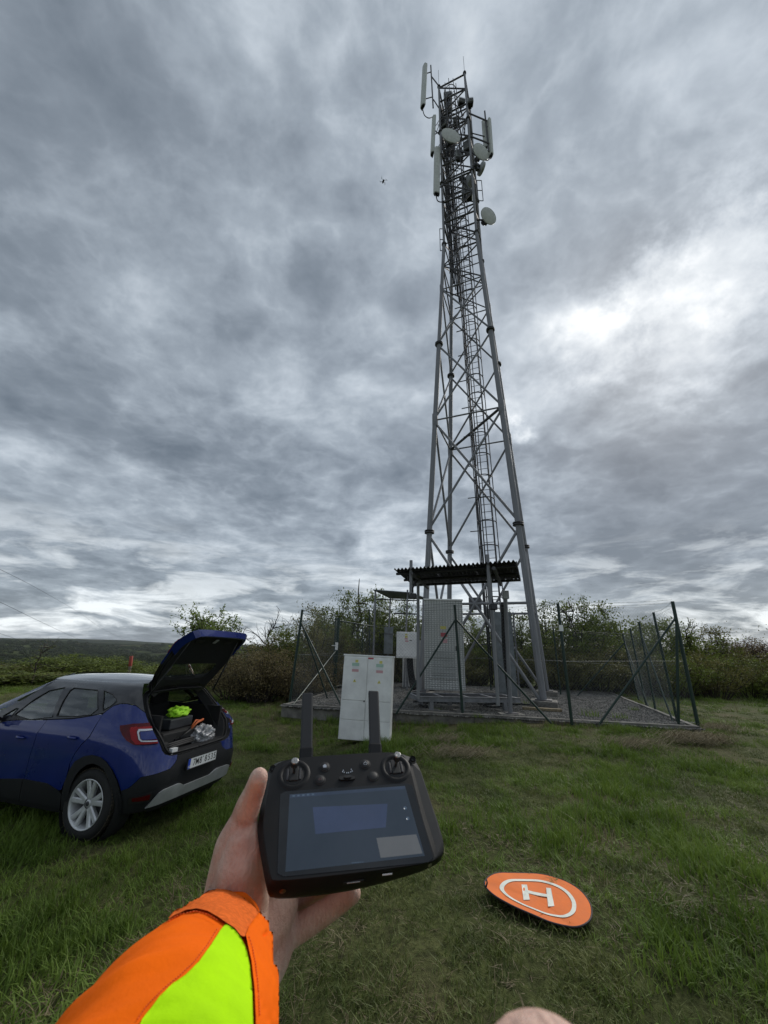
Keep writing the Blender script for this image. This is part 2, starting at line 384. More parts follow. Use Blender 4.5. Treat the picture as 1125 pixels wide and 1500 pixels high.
b.add(V, [(i*(n+1)+j, (i+1)*(n+1)+j, (i+1)*(n+1)+j+1, i*(n+1)+j+1) for i in range(n) for j in range(n)], True)
tag(b.build('gravel_pad', M_gravel), 'grey gravel bed inside the fence', None, None, 'structure')
kerb = thing('concrete_kerb', 'low weathered concrete kerb round the gravel pad under the fence', 'kerb', (PADC[0][0], PADC[0][1], 0))
for i in range(4):
    a, c = PADC[i].copy(), PADC[(i+1) % 4].copy(); L = np.linalg.norm(c-a); k = max(1, int(L/2.0)); d = (c-a)/L; nn = np.array((-d[1], d[0], 0))
    for j in range(k):
        q0, q1 = a+d*(L*j/k+.006), a+d*(L*(j+1)/k-.006); mid = (q0+q1)/2
        MB().cbox(mid+nn*.05+np.array((0, 0, -.25+.02*random.uniform(-.4, .4)))-np.array(kerb.location), (np.linalg.norm(q1-q0), .11, .56), .012, rotz(math.atan2(d[1], d[0]))).build('kerb_block', M_conc, kerb)

# ---------------------------------------------------------------- lattice tower
TC = np.array([3.901, 15.007]); TYAW = -.409; W0, W1, ZK, ZT = 1.888, .863, 22.345, 37.388
def TW(z): return W0+(W1-W0)*min(max((z-.25)/(ZK-.25), 0), 1)
def TP(i, z, ex=0.0):           # corner 0 near left, 1 near right, 2 far right, 3 far left
    w = TW(z)+ex; a, c = [(-w, -w), (w, -w), (w, w), (-w, w)][i]; co, si = math.cos(TYAW), math.sin(TYAW)
    return np.array((TC[0]+a*co-c*si, TC[1]+a*si+c*co, z))
def TL(a, c, z): co, si = math.cos(TYAW), math.sin(TYAW); return np.array((TC[0]+a*co-c*si, TC[1]+a*si+c*co, z))
tower = thing('lattice_tower', 'tall grey steel lattice mast carrying antennas inside the fenced compound', 'tower', (TC[0], TC[1], PAD_Z))
TO = tuple(tower.location)
def tb(name, p0, p1, r, m=None, kind='tube', parent=None):
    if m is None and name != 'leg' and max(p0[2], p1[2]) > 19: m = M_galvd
    return bar(name, p0, p1, r, m or M_galv, parent or tower, kind, TO)
Z1, Z2, Z3, Z4 = 6.0, 11.093, 15.365, 18.95
segs = [PAD_Z, Z1, Z3, ZK, 27.4, 32.4, ZT]
for i in range(4):
    for k in range(len(segs)-1):
        r = .105 if k < 2 else (.09 if k == 2 else .065)
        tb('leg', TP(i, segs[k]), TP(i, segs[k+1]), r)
    for z in (Z1, Z3, ZK, 27.4, 32.4):
        p = TP(i, z); rr = .19 if z < 20 else .13
        for dz in (-.035, .035): tb('flange', p+(0, 0, dz-.022), p+(0, 0, dz+.022), rr, M_galvd)
    p = TP(i, PAD_Z)
    MB().cbox(np.array(p)+(0, 0, .0)-np.array(TO), (.75, .75, .34), .03, rotz(TYAW)).build('concrete_footing', M_conc, tower)
    MB().box(np.array(p)+(0, 0, .185)-np.array(TO), (.46, .46, .025), rotz(TYAW)).build('base_plate', M_galvd, tower)
    tb('leg_cap', TP(i, ZT), TP(i, ZT+.12), .11, M_dark)
    tb('lightning_rod', TP(i, ZT+.1), TP(i, ZT+(2.1 if i in (0, 1) else .6)), .012, M_galvd, 'thin')
def face(i, z0, z1, mode, r=.05, r2=.035):
    j = (i+1) % 4; a0, b0, a1, b1 = TP(i, z0), TP(j, z0), TP(i, z1), TP(j, z1)
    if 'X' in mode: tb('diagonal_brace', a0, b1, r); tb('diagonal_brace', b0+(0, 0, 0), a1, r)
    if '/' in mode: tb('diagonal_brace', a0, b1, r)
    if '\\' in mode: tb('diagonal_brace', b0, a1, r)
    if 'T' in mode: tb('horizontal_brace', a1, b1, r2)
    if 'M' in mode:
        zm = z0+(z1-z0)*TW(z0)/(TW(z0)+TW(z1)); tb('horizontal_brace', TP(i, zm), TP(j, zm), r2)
        mid = (TP(i, zm)+TP(j, zm))/2; MB().cbox(mid-np.array(TO), (.42, .03, .42), .004, rotz(TYAW+(0 if i % 2 == 0 else math.pi/2))).build('gusset_plate', M_galvd, tower)
for i in range(4):
    face(i, PAD_Z, Z1-.15, 'XM', .05, .045)
    face(i, Z1+.15, Z2-.12, 'X', .048)
    face(i, Z2+.12, Z3-.12, 'X', .045)
    j = (i+1) % 4; tb('horizontal_brace', TP(i, Z2), TP(j, Z2), .035)
    face(i, Z3+.12, Z4, 'XT', .042, .03)
    zs = np.linspace(Z4, ZK, 3)
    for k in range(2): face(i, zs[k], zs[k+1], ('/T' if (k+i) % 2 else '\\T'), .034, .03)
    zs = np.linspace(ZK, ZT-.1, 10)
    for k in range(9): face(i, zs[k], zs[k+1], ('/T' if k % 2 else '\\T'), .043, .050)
    for z in (Z2, Z4):
        p = TP(i, z); tb('node_sleeve', p-(0, 0, .3), p+(0, 0, .3), .125 if z < 12 else .1, M_galv)
tb('horizontal_brace', TP(3, Z2), TP(1, Z2), .06, M_galvd); tb('horizontal_brace', TP(0, Z4), TP(2, Z4), .03, M_galvd)
def toPx(p): d = np.array(p)-EYE; z = d@FW; return PW/2+FPX*(d@RT)/z, PH/2-FPX*(d@UP)/z
def zat(i, py):
    a, c = 1., 38.
    for _ in range(40):
        m_ = (a+c)/2
        if toPx(TP(i, m_))[1] > py: a = m_
        else: c = m_
    return a
# ladder with safety cage and cable bundle
LB = atD(719, 818, 15.9); LT = atD(664, 172, 14.9)
LD = (LT-LB)/(LT[2]-LB[2])
def LP(z): return LB+LD*(z-LB[2])
Lr = np.array((math.cos(TYAW), math.sin(TYAW), 0)); Lf = np.array((math.sin(TYAW), -math.cos(TYAW), 0))
ladder = thing('ladder', None, None, (0, 0, 0)); ladder.parent = tower
def lb(name, p0, p1, r, m=None): return bar(name, p0, p1, r, m or M_galvd, ladder, 'thin', TO)
zl0, zl1 = .5, 36.4
for s in (-.22, .22):
    z = zl0
    while z < zl1-.1:
        zz = min(z+6, zl1); lb('ladder_rail', LP(z)+Lr*s, LP(zz)+Lr*s, .026); z = zz
z = zl0+.2
while z < zl1: lb('ladder_rung', LP(z)-Lr*.22, LP(z)+Lr*.22, .014); z += .33
z = 2.7; k = 0
hoops = []
hp = [LP(0)*0+Lr*(.38*math.cos(a))+Lf*(.30+.42*math.sin(a)) for a in np.linspace(-.35, math.pi+.35, 11)]
hoopmesh = MB().tube(hp, .024, 5).mesh('cage_hoop', M_galvd)
while z < zl1:
    o = link('cage_hoop', hoopmesh, ladder); o.location = LP(z)-np.array(TO); z += 1.0
for kk in (1, 3, 5, 7, 9): lb('cage_strap', LP(2.7)+hp[kk], LP(zl1)+hp[kk], .020)
for s in range(12):
    o_ = np.array(Lr)*(-.30-.045*s)+Lf*(.12*(s % 3)); pts = [LP(z)+o_+Lr*random.uniform(-.02, .02) for z in np.linspace(.6 if s < 2 else 17.5+s*.3, 35.5-s*.8, 26)]
    MB().tube([p-np.array(TO) for p in pts], .031, 5).build('feeder_cable', M_black, tower)
for z in np.arange(2, 36, 1.5):
    MB().box(LP(z)-Lr*.5-np.array(TO), (.5, .04, .03), rotz(TYAW)).build('cable_bracket', M_galvd, tower)
# small rest frames outside the legs
for (px, py, i) in ((703, 279, 1), (648, 351, 0)):
    D = math.hypot(*TP(i, 24)[:2]); 
    zc_ = atD(px, py, D); 
    for dz in (-.85, 0, .85): tb('side_frame', zc_+(-.13, 0, dz), zc_+(.13, 0, dz), .02, M_dark, 'thin')
    for s in (-.13, .13): tb('side_frame', zc_+(s, 0, -.85), zc_+(s, 0, .85), .02, M_dark, 'thin')
# ---------------------------------------------------------------- antennas hung on the tower
def panel_antenna(pxb, pxt, D, az, w, label, pipe=None, arms=(), cable=None, group=None, col=None):
    base = atD(*pxb, D); top = atop(base, *pxt); H = top[2]-base[2]
    t = thing('panel_antenna', label, 'antenna', base, 0, 'panel antennas on the tower'); O = base
    ax = (top-base)/np.linalg.norm(top-base); L = np.linalg.norm(top-base)
    f = np.array((math.sin(R(az)), math.cos(R(az)), 0)); f -= ax*(f@ax); f /= np.linalg.norm(f); s = np.cross(ax, f)
    prof = [(-w/2, -.02), (-w*.40, w*.30), (-w*.2, w*.40), (w*.2, w*.40), (w*.40, w*.30), (w/2, -.02), (w*.42, -.06), (-w*.42, -.06)]
    b = MB(); n = len(prof); V = []
    for h, k in ((.0, .86), (.03, 1), (L-.05, 1), (L, .8)):
        V += [ax*h+s*a*k+f*c*k for a, c in prof]
    Fc = [(i*n+k, i*n+(k+1) % n, (i+1)*n+(k+1) % n, (i+1)*n+k) for i in range(3) for k in range(n)]+[tuple(3*n+k for k in range(n))]
    b.add(V, Fc); b.build('radome', M_radome, t)
    b = MB(); b.add([ax*-.06+s*a*.8+f*c*.8 for a, c in prof]+[ax*.0+s*a*.86+f*c*.86 for a, c in prof], [(k, (k+1) % n, n+(k+1) % n, n+k) for k in range(n)]+[tuple(reversed(range(n)))]); b.build('end_cap', M_black, t)
    b = MB()
    for q in (-.3, -.1, .1, .3): b.tube([ax*-.06+s*q*w, ax*-.16+s*q*w], .018, 6)
    b.build('connector', M_dark, t)
    if pipe:
        p0 = atD(*pipe[0], D-.05); p1 = atop(p0, *pipe[1]); bar('mounting_pipe', p0, p1, .045, M_galvd, t, 'tube', O)
        pd = (p1-p0)/np.linalg.norm(p1-p0)
        for fr in (.18, .8):
            c = base+ax*L*fr; q = p0+pd*((c-p0)@pd); bar('clamp', c, q, .03, M_dark, t, 'thin', O)
    for (a, c, r) in arms: bar('support_arm', a, c, r, M_galvd, t, 'tube', O)
    if cable:
        MB().tube([np.array(p)-O for p in smooth_path(cable)], .028, 6).build('cable', M_black, t)
    return t
def smooth_path(P, n=8):
    P = [np.array(p, float) for p in P]; out = []
    Q = [2*P[0]-P[1]]+P+[2*P[-1]-P[-2]]
    for i in range(1, len(Q)-2):
        for k in range(n):
            t = k/n; a, b_, c, d = Q[i-1:i+3]
            out.append(.5*((2*b_)+(-a+c)*t+(2*a-5*b_+4*c-d)*t*t+(-a+3*b_-3*c+d)*t**3))
    return out+[P[-1]]
D0 = math.hypot(*TP(0, 34)[:2]); D1 = math.hypot(*TP(1, 34)[:2])
Da = D0-.1
panel_antenna((620, 157), (623, 97), Da, -120, .42, 'tall pale panel antenna standing out from the top left corner of the mast',
    pipe=((634.5, 158), (631, 96)), arms=[(atD(632, 112, Da), TP(0, zat(0, 126)), .04), (atD(635, 146, Da), TP(0, zat(0, 160)), .035)],
    cable=[atD(619, 160, Da), atD(622, 169, Da), atD(629, 173, Da), atD(638, 169, D0+.3)])
panel_antenna((634, 226), (636.5, 172), D0-.05, -100, .36, 'panel antenna close against the left leg, half hidden behind the one below it', arms=[(atD(636, 190, D0), TP(0, 32), .03)])
panel_antenna((639.5, 285), (640.5, 218), D0-.35, 170, .38, 'yellowish white panel antenna facing out low on the left side of the mast head',
    arms=[(atD(640, 276, D0-.3), atD(650, 272, D0), .04), (atD(641, 225, D0-.3), atD(650, 226, D0), .04)],
    cable=[atD(639, 288, D0-.3), atD(641, 294, D0-.3), atD(646, 296, D0-.2), atD(652, 294, D0)])
panel_antenna((718.5, 228), (715, 176), D1+.3, 70, .36, 'outer panel antenna on the long right hand bracket of the mast',
    pipe=((716, 222), (710, 163)), arms=[(TP(1, zat(1, 165)), atD(713, 177, D1+.2), .045), (TP(1, zat(1, 199)), atD(716, 210, D1+.2), .045)],
    cable=[atD(718, 231, D1+.3), atD(714, 235, D1+.2), atD(706, 232, D1+.1), atD(698, 226, D1)])
panel_antenna((711.5, 216), (708.5, 177), D1+.45, 20, .26, 'narrow panel antenna just inside the outer one on the right bracket', arms=[(atD(710, 200, D1+.4), TP(1, zat(1, 194)), .03)])

def dish(px, py, D, rad_px, az, tilt, label, arm_to, depth=.10, drum=True):
    c = atD(px, py, D); zc = float((c-EYE) @ FW); r = rad_px/FPX*zc
    t = thing('microwave_dish', label, 'dish antenna', c, 0, 'round dish antennas on the tower'); O = c
    ax = np.array((math.sin(R(az))*math.cos(R(tilt)), math.cos(R(az))*math.cos(R(tilt)), math.sin(R(tilt))))
    MB().lathe([(0, .045), (r*.5, .035), (r*.9, .01), (r, -.01)], (0, 0, 0), ax, 28).build('radome', M_radome, t)
    MB().lathe([(r*1.01, 0), (r*1.01, -depth*r), (r*.85, -depth*r-.05*r), (r*.3, -depth*r-.28*r), (0, -depth*r-.3*r)], (0, 0, 0), ax, 28).build('shroud', M_greyp, t)
    bk = -ax*(depth*r+.3*r+.1)
    MB().lathe([(0, .1), (.14, .1), (.14, -.22), (0, -.22)], bk, ax, 14).build('radio_unit', M_dark, t)
    bar('support_arm', c+bk, arm_to, .045, M_galvd, t, 'tube', O)
    s = np.cross(ax, (0, 0, 1)); s /= np.linalg.norm(s)
    MB().box(bk+(0, 0, -.05), (.16, .16, .5), rotz(-R(az))).build('mount_bracket', M_dark, t)
    return t
dish(660.5, 198, D0-.7, 14.5, 168, -4, 'upper round dish on the front of the mast head, seen flat and pale', TP(0, zat(0, 200))+Lr*.5)
dish(705, 222, D1-.1, 13.5, 160, -10, 'round dish beside the right leg, below the right hand panel antennas', TP(1, zat(1, 222)))
dish(706.5, 248, D1+.3, 8.5, 70, 0, 'small grey dish seen from the side on the right leg', TP(1, zat(1, 250)), depth=.4)
dish(716, 316, D1+.05, 13.0, 158, -12, 'lowest and largest pale dish hung alone outside the right leg', TP(1, zat(1, 322)))
dish(689, 272, D1+1.0, 9.5, 60, 0, 'grey dish inside the mast frame, its back to the front leg', TP(1, zat(1, 275))+Lr*-.2, depth=.9)
def radio(px, py, D, d, az, label):
    c = atD(px, py, D); t = thing('radio_unit', label, 'radio unit', c, -R(az), 'radio boxes inside the mast head')
    MB().cbox((0, 0, 0), d, .03).build('housing', M_greyp, t)
    b = MB()
    for k in range(7): b.box(((k-3)*d[0]/8, -d[1]/2-.02, 0), (.012, .05, d[2]*.85))
    b.build('cooling_fins', M_dark, t)
    MB().box((0, 0, -d[2]/2-.06), (d[0]*.8, d[1]*.8, .12)).build('connector_panel', M_black, t)
    MB().box((0, d[1]/2+.05, 0), (.2, .1, .3)).build('bracket', M_dark, t)
for a in [(656, 144, D0+.4, (.55, .4, .75), 10, 'light grey radio box near the top of the mast, left of centre'), (657, 158, D0+.5, (.5, .35, .7), 20, 'dark finned radio box just under the light grey one'),
          (676, 150, D1+.2, (.42, .3, .35), -10, 'small grey box on the upper right of the mast head'), (689, 150, D1, (.36, .3, .35), 5, 'small grey box fixed to the right leg near the top'),
          (673, 228, D1+.2, (.45, .3, .6), 0, 'dark radio box hanging between the two upper dishes'), (684, 215, D1+.3, (.4, .3, .7), 30, 'radio box behind the right leg above the small dish'),
          (660, 218, D0+.6, (.5, .35, .8), -20, 'radio box beside the ladder below the upper dish'), (650, 182, D0+.3, (.4, .3, .8), 40, 'radio box behind the left leg beside the antennas'),
          (668, 178, D0+.8, (.4, .3, .6), 15, 'radio box hanging mid mast above the upper dish'), (684, 286, D1+.7, (.6, .4, .5), 15, 'black radio box under the grey dish inside the frame')]: radio(*a)
for s in range(46):
    a = atD(random.uniform(645, 688), random.uniform(150, 230), D0+.5); e = a+np.array((random.uniform(-.6, .6), random.uniform(-.3, .3), -random.uniform(1, 3))); mid = (a+e)/2+np.array((random.uniform(-.3, .3), 0, -.6))
    MB().tube([p-np.array(TO) for p in smooth_path([a, mid, e])], .022, 5).build('jumper_cable', M_black, tower)

# ---------------------------------------------------------------- fence
def post(bx, by, tx, ty, r=.032, parent=None, z=PAD_Z-.05, cap=True, name='fence_post', O=(0, 0, 0)):
    b0 = atz(bx, by, z); t = atop(b0, tx, ty)
    o = bar(name, b0, t, r, M_green, parent, 'tube', O)
    return b0, t
def fence_thing(label, loc): return thing('chain_link_fence', label, 'fence', loc)
def meshpanel(b0, t0, b1, t1, parent, O, pitch=.085, r=.0012):
    O = np.array(O); W = np.linalg.norm(b1-b0); H = (np.linalg.norm(t0-b0)+np.linalg.norm(t1-b1))/2-.12
    P = lambda u, h: (b0*(1-u/W)+b1*(u/W))*(1-h)+(t0*(1-u/W)+t1*(u/W))*h-O
    b = MB(); k = -H
    while k < W:
        for sgn in (1, -1):
            u0, u1 = (k, k+H) if sgn == 1 else (k+H, k)
            h0, h1 = 0., 1.
            d = u1-u0
            lo, hi = sorted(((0-u0)/d, (W-u0)/d)); h0, h1 = max(0, lo), min(1, hi)
            if h1-h0 > .01:
                p0 = P(u0+d*h0, .02+h0*.93); p1 = P(u0+d*h1, .02+h1*.93); b.tube([p0, p1], r, 3, cap=False, smooth=False)
        k += pitch
    b.build('chain_link_mesh', M_wire, parent)
    b = MB()
    for h in (.03, .5, .955): b.tube([P(0, h), P(W, h)], .0028, 4, cap=False)
    b.build('tension_wire', M_wire, parent)
def barbed(t0, t1, parent, O, dz=0.0):
    O = np.array(O); b = MB(); N = 14; pts = []
    for i in range(N+1): u = i/N; pts.append(t0*(1-u)+t1*u+np.array((0, 0, dz-.05*math.sin(math.pi*u)))-O)
    b.tube(pts, .0035, 4, cap=False); L = np.linalg.norm(t1-t0)
    for i in range(int(L/.12)):
        u = (i+.5)*.12/L; p = t0*(1-u)+t1*u+np.array((0, 0, dz-.05*math.sin(math.pi*u)))-O
        for q in range(2): d = rng.normal(size=3); d /= np.linalg.norm(d); b.tube([p-d*.016, p+d*.016], .002, 3, cap=False, smooth=False)
    b.build('barbed_wire', M_wire, parent)
A0 = atz(424, 1031, PAD_Z); FT = fence_thing('front run of the chain link fence, nearest the viewer, with barbed wire on top', A0); FO = tuple(FT.location)
front = [post(424, 1031, 443, 893, .036, FT, O=FO), post(678, 1049, 666, 886, .034, FT, O=FO), post(838, 1062, 817, 884, .034, FT, O=FO), post(1023, 1065, 985, 881, .04, FT, O=FO)]
# one more plain post hidden behind the white cabinet
pm = (front[0][0]*.5+front[1][0]*.5, front[0][1]*.5+front[1][1]*.5)
seq = [front[0], front[1], front[2], front[3]]
for a, c in zip(seq[:-1], seq[1:]):
    meshpanel(a[0], a[1], c[0], c[1], FT, FO); barbed(a[1], c[1], FT, FO, -.03); barbed(a[1], c[1], FT, FO, .04)
def brace(parent, O, top, bot, r=.024, z=PAD_Z-.03, name='fence_brace', D=None):
    b0 = atz(*bot, z); 
    return bar(name, b0, top, r, M_green, parent, 'tube', O)
lerp = lambda a, c, t: a*(1-t)+c*t
brace(FT, FO, lerp(*front[0], .86), (503, 1040)); brace(FT, FO, lerp(*front[1], .86), (580, 1046)); brace(FT, FO, lerp(*front[1], .86), (808, 1060)); brace(FT, FO, lerp(*front[3], .86), (877, 1062))
MB().box(lerp(*front[2], .78)-np.array(FO)+np.array((-.01, -.05, 0)), (.10, .01, .14)).build('white_tag', M_white, FT)
# right hand run, going away
E0 = front[3][0]; FR = fence_thing('right hand run of the green chain link fence going away behind the corner post', E0); RO = tuple(FR.location)
right = [front[3]]+[post(b_[0], b_[1], t_[0], t_[1], .03, FR, O=RO) for b_, t_ in (((993, 1060), (957, 897)), ((961, 1043), (936, 911)), ((947, 1034), (923, 921)), ((936, 1026), (912, 928)))]
for a, c in zip(right[:-1], right[1:]):
    meshpanel(a[0], a[1], c[0], c[1], FR, RO, .09); barbed(a[1], c[1], FR, RO, 0)
p = atz(994, 1061, PAD_Z); bar('fence_post', p, atop(p, 991, 914), .03, M_green, FR, 'tube', RO)
brace(FR, RO, lerp(*right[2], .85), (986, 1058), .022); brace(FR, RO, lerp(*right[4], .86), (950, 1036), .02)
# back run and left run
B1 = right[4]; FB = fence_thing('back run of the green chain link fence behind the mast', B1[0]); BO = tuple(FB.location)
bl = np.array([-.3, 19.6, PAD_Z]); prev = B1; bp = []
for k in range(1, 5):
    q = lerp(B1[0], bl, k/4); t = q+np.array((0, 0, 2.6)); bar('fence_post', q, t, .03, M_green, FB, 'tube', BO); meshpanel(prev[0], prev[1], q, t, FB, BO, .1); barbed(prev[1], t, FB, BO); prev = (q, t)
brace(FB, BO, lerp(*right[4], .86), (845, 1020), .022)
FL = fence_thing('left hand run of the green chain link fence beside the thicket', A0); LO = tuple(FL.location)
l1 = post(487, 1012, 492, 905, .03, FL, O=LO)
gp0 = atz(489, 1013, PAD_Z); gp1 = atop(gp0, 496, 905)
meshpanel(front[0][0], front[0][1], gp0, gp1, FL, LO, .09); barbed(front[0][1], gp1, FL, LO)
brace(FL, LO, lerp(*front[0], .88), (480, 1024), .022); 
bx = atz(428, 1034, PAD_Z); bar('fence_brace', bx, lerp(gp0, gp1, .55), .022, M_green, FL, 'tube', LO)
meshpanel(gp1*0+atz(541, 1000, PAD_Z), atop(atz(541, 1000, PAD_Z), 541, 893), bl, bl+np.array((0, 0, 2.6)), FL, LO, .1)
q = atz(541, 1000, PAD_Z); bar('fence_post', q, atop(q, 541, 893), .034, M_green, FL, 'tube', LO)
gate = thing('gate', 'green framed chain link gate with a pale handle in the left run of the fence', 'gate', gp0); GO = tuple(gate.location)
bar('gate_post', gp0, gp1, .065, M_green, gate, 'tube', GO)
ge0 = atz(557, 998, PAD_Z); ge1 = atop(ge0, 557, 919)
bar('top_rail', lerp(gp0, gp1, .96), ge1, .025, M_green, gate, 'tube', GO); bar('bottom_rail', lerp(gp0, gp1, .06), lerp(ge0, ge1, .06), .025, M_green, gate, 'tube', GO)
bar('end_stile', ge0, ge1, .025, M_green, gate, 'tube', GO); bar('middle_stile', lerp(gp0, ge0, .5), lerp(gp1, ge1, .5), .022, M_green, gate, 'tube', GO)
meshpanel(gp0, gp1, ge0, ge1, gate, GO, .09)
hc = lerp(gp0, gp1, .60)-np.array(GO)
b = MB(); b.box(hc+(0, -.08, 0), (.09, .06, .26)); b.box(hc+(-.1, -.10, .02), (.16, .03, .03)); b.build('handle', M_white, gate)

# ---------------------------------------------------------------- equipment in the compound
def stickers(parent, items, M_, c0, name='warning_sticker'):
    for (x, z, w, h, m) in items:
        me = MB().box((0, 0, 0), (w, .003, h)).mesh(name, m); o = link(name, me, parent, (x, c0, z))
M_yel = mat('yellow_label', (.68, .62, .16), .5, 0, .05); M_pink = mat('pink_label', (.66, .38, .40), .5, 0, .05); M_mint = mat('mint_label', (.42, .60, .50), .5, 0, .05)
M_red = mat('red_label', (.50, .10, .12), .5, 0, .05); M_lab = mat('white_label', (.75, .76, .76), .5, 0, .03); M_ink = mat('black_ink', (.02, .02, .02), .6, 0, 0)
def triangle_sign(parent, x, y, z, s):
    MB().add([(x-s/2, y, z), (x+s/2, y, z), (x, y, z+s*.87), (x-s/2, y+.004, z), (x+s/2, y+.004, z), (x, y+.004, z+s*.87)], [(0, 1, 2), (3, 5, 4), (0, 3, 4, 1), (1, 4, 5, 2), (2, 5, 3, 0)]).build('warning_triangle', M_yel, parent)
    MB().add([(x+s*a, y-.002, z+s*c) for a, c in ((.02, .62), (-.1, .34), (0, .36), (-.05, .1), (.1, .42), (0, .4))], [(0, 1, 2, 5), (2, 3, 4, 5)]).build('lightning_bolt', M_ink, parent)
# white double utility cabinet in front of the fence
cb = (atz(500, 1082, 0)+atz(572, 1086, 0))/2; cyaw = math.atan2(*(atz(565, 1086, 0)-atz(500, 1080, 0))[[1, 0]])
cyaw = -.14
uc = thing('utility_cabinet', 'white double door electrical cabinet leaning slightly in front of the fence', 'electrical cabinet', (cb[0]-.02, cb[1]+.2, -.03), cyaw)
uc.rotation_euler = (R(-.6), R(.9), cyaw)
CWd, CH, CDp = 1.02, 1.54, .34
MB().cbox((0, 0, CH/2), (CWd, CDp, CH), .008).build('housing', M_white, uc)
MB().cbox((0, 0, CH+.012), (CWd+.03, CDp+.03, .03), .008).build('lid', M_white, uc)
dw = CWd/2-.012
for s in (-1, 1):
    dx = s*(dw/2+.003)-.0
    d_ = MB().cbox((dx, -CDp/2-.008, CH-.03-.40), (dw-.01, .022, .80), .006).build('door', M_white, uc)
    MB().cbox((dx, -CDp/2-.008, .53), (dw-.01, .022, .34), .006).build('lower_panel', M_white, uc)
    MB().cbox((dx, -CDp/2-.008, .18), (dw-.01, .022, .34), .006).build('lower_panel', M_white, uc)
    y0 = -CDp/2-.021
    stickers(d_, [(dx+.02, CH-.10, .06, .05, M_yel), (dx+.0, CH-.165, .15, .06, M_mint), (dx+.0, CH-.225, .13, .05, M_lab), (dx+.0, CH-.28, .14, .05, M_pink)], None, y0)
    triangle_sign(d_, dx, y0, CH-.50, .07)
stickers(uc, [(.06, CH-.035, .11, .03, M_red)], None, -CDp/2-.021)
MB().lathe([(0, .02), (.014, .02), (.014, 0)], (-.03, -CDp/2-.018, CH-.84), (0, -1, 0), 10).build('lock', M_dark, uc)

# diamond patterned tall cabinet on a steel skid
SK = PAD_Z+.33
sk0 = atz(612, 1020, SK); sk1 = atz(762, 1022, SK); syaw = math.atan2(sk1[1]-sk0[1], sk1[0]-sk0[0]); sL = float(np.linalg.norm((sk1-sk0)[:2]))
skid = thing('steel_skid', 'galvanised steel beam frame carrying the tall cabinet on the gravel', 'steel frame', (sk0[0], sk0[1], PAD_Z), syaw)
for y in (0, .95):
    b = MB(); b.box((sL/2, y, SK-PAD_Z-.06), (sL, .012, .11)); b.box((sL/2, y, SK-PAD_Z-.006), (sL, .08, .012)); b.box((sL/2, y, SK-PAD_Z-.115), (sL, .08, .012)); b.build('beam', M_galv, skid)
for x in np.linspace(.03, sL-.03, 5): MB().box((x, .475, SK-PAD_Z-.06), (.07, .93, .10)).build('cross_beam', M_galv, skid)
for x in (.35, sL*.42, sL-.45):
    for y in (0, .95):
        MB().box((x, y, .10), (.10, .10, .24)).build('foot', M_galv, skid); MB().cbox((x, y, -.02), (.45, .35, .10), .015).build('concrete_block', M_conc, skid)
b = MB()
for i in range(40): b.box((.1+i*(sL-.2)/39, .475, SK-PAD_Z-.03), (.008, .9, .03))
tag(b.build('floor_grating', M_galvd, skid), kind='stuff')
def quilt_mat():
    m = bpy.data.materials.new('embossed_white_sheet'); m.use_nodes = True; g = G(m.node_tree); b = m.node_tree.nodes['Principled BSDF']
    tc = g.n('ShaderNodeTexCoord').outputs['Object']
    mp = g.n('ShaderNodeMapping', {0: tc, 3: (1, .0001, 1.4)}).outputs[0]
    br = g.n('ShaderNodeTexVoronoi', {0: mp, 'Scale': 11.5, 'Randomness': .08}, feature='DISTANCE_TO_EDGE').outputs[0]
    h = g.ramp(br, [(0, 0), (.12, 1)])
    n1 = g.n('ShaderNodeTexNoise', {0: tc, 'Scale': 2.5, 'Detail': 5}).outputs[0]
    g.link(g.ramp(n1, [(.3, (.58, .59, .57)), (.7, (.70, .71, .69))]), b.inputs[0]); g.link(g.mix(g.ramp(br, [(0, .8), (.22, 0)]), g.ramp(n1, [(.3, (.58, .59, .57)), (.7, (.72, .73, .71))]), (.30, .31, .30)), b.inputs[0]); b.inputs['Roughness'].default_value = .45  # recess dirt and shade put into the colour so the embossing shows
    g.link(g.n('ShaderNodeBump', {'Strength': 1.0, 'Distance': .02, 'Height': h}).outputs[0], b.inputs['Normal']); return m
M_quilt = quilt_mat()
tcb = atz(654, 1011, SK+.01); ty = R(-6)
w_ = float(np.linalg.norm((atz(683, 1012, SK)-atz(626, 1011, SK))[:2])); 
tall = thing('equipment_cabinet', 'tall white embossed metal equipment cabinet with louvred door under the corrugated canopy', 'equipment cabinet', (tcb[0], tcb[1]+.38, SK), ty)
TH = float(atop(atz(626, 1011, SK), 628, 878)[2])-SK
MB().cbox((0, 0, TH/2), (w_, .72, TH), .02).build('housing', M_quilt, tall)
MB().cbox((0, 0, TH+.02), (w_+.04, .76, .05), .012).build('lid', M_white, tall)
MB().cbox((-.02, -.372, TH*.52), (w_*.78, .03, TH*.80), .012).build('door', M_quilt, tall)
for k in range(22): MB().box((-.02, -.392, .35+k*.036), (w_*.56, .012, .016)).build('louvre', M_greyp, tall)
stickers(tall, [(-.02, TH*.68, .18, .09, M_yel), (-.0, TH*.60, .20, .12, M_red), (.03, TH*.53, .14, .12, M_pink)], None, -.390)
MB().box((w_*.30, -.395, TH*.45), (.03, .03, .14)).build('door_handle', M_dark, tall)
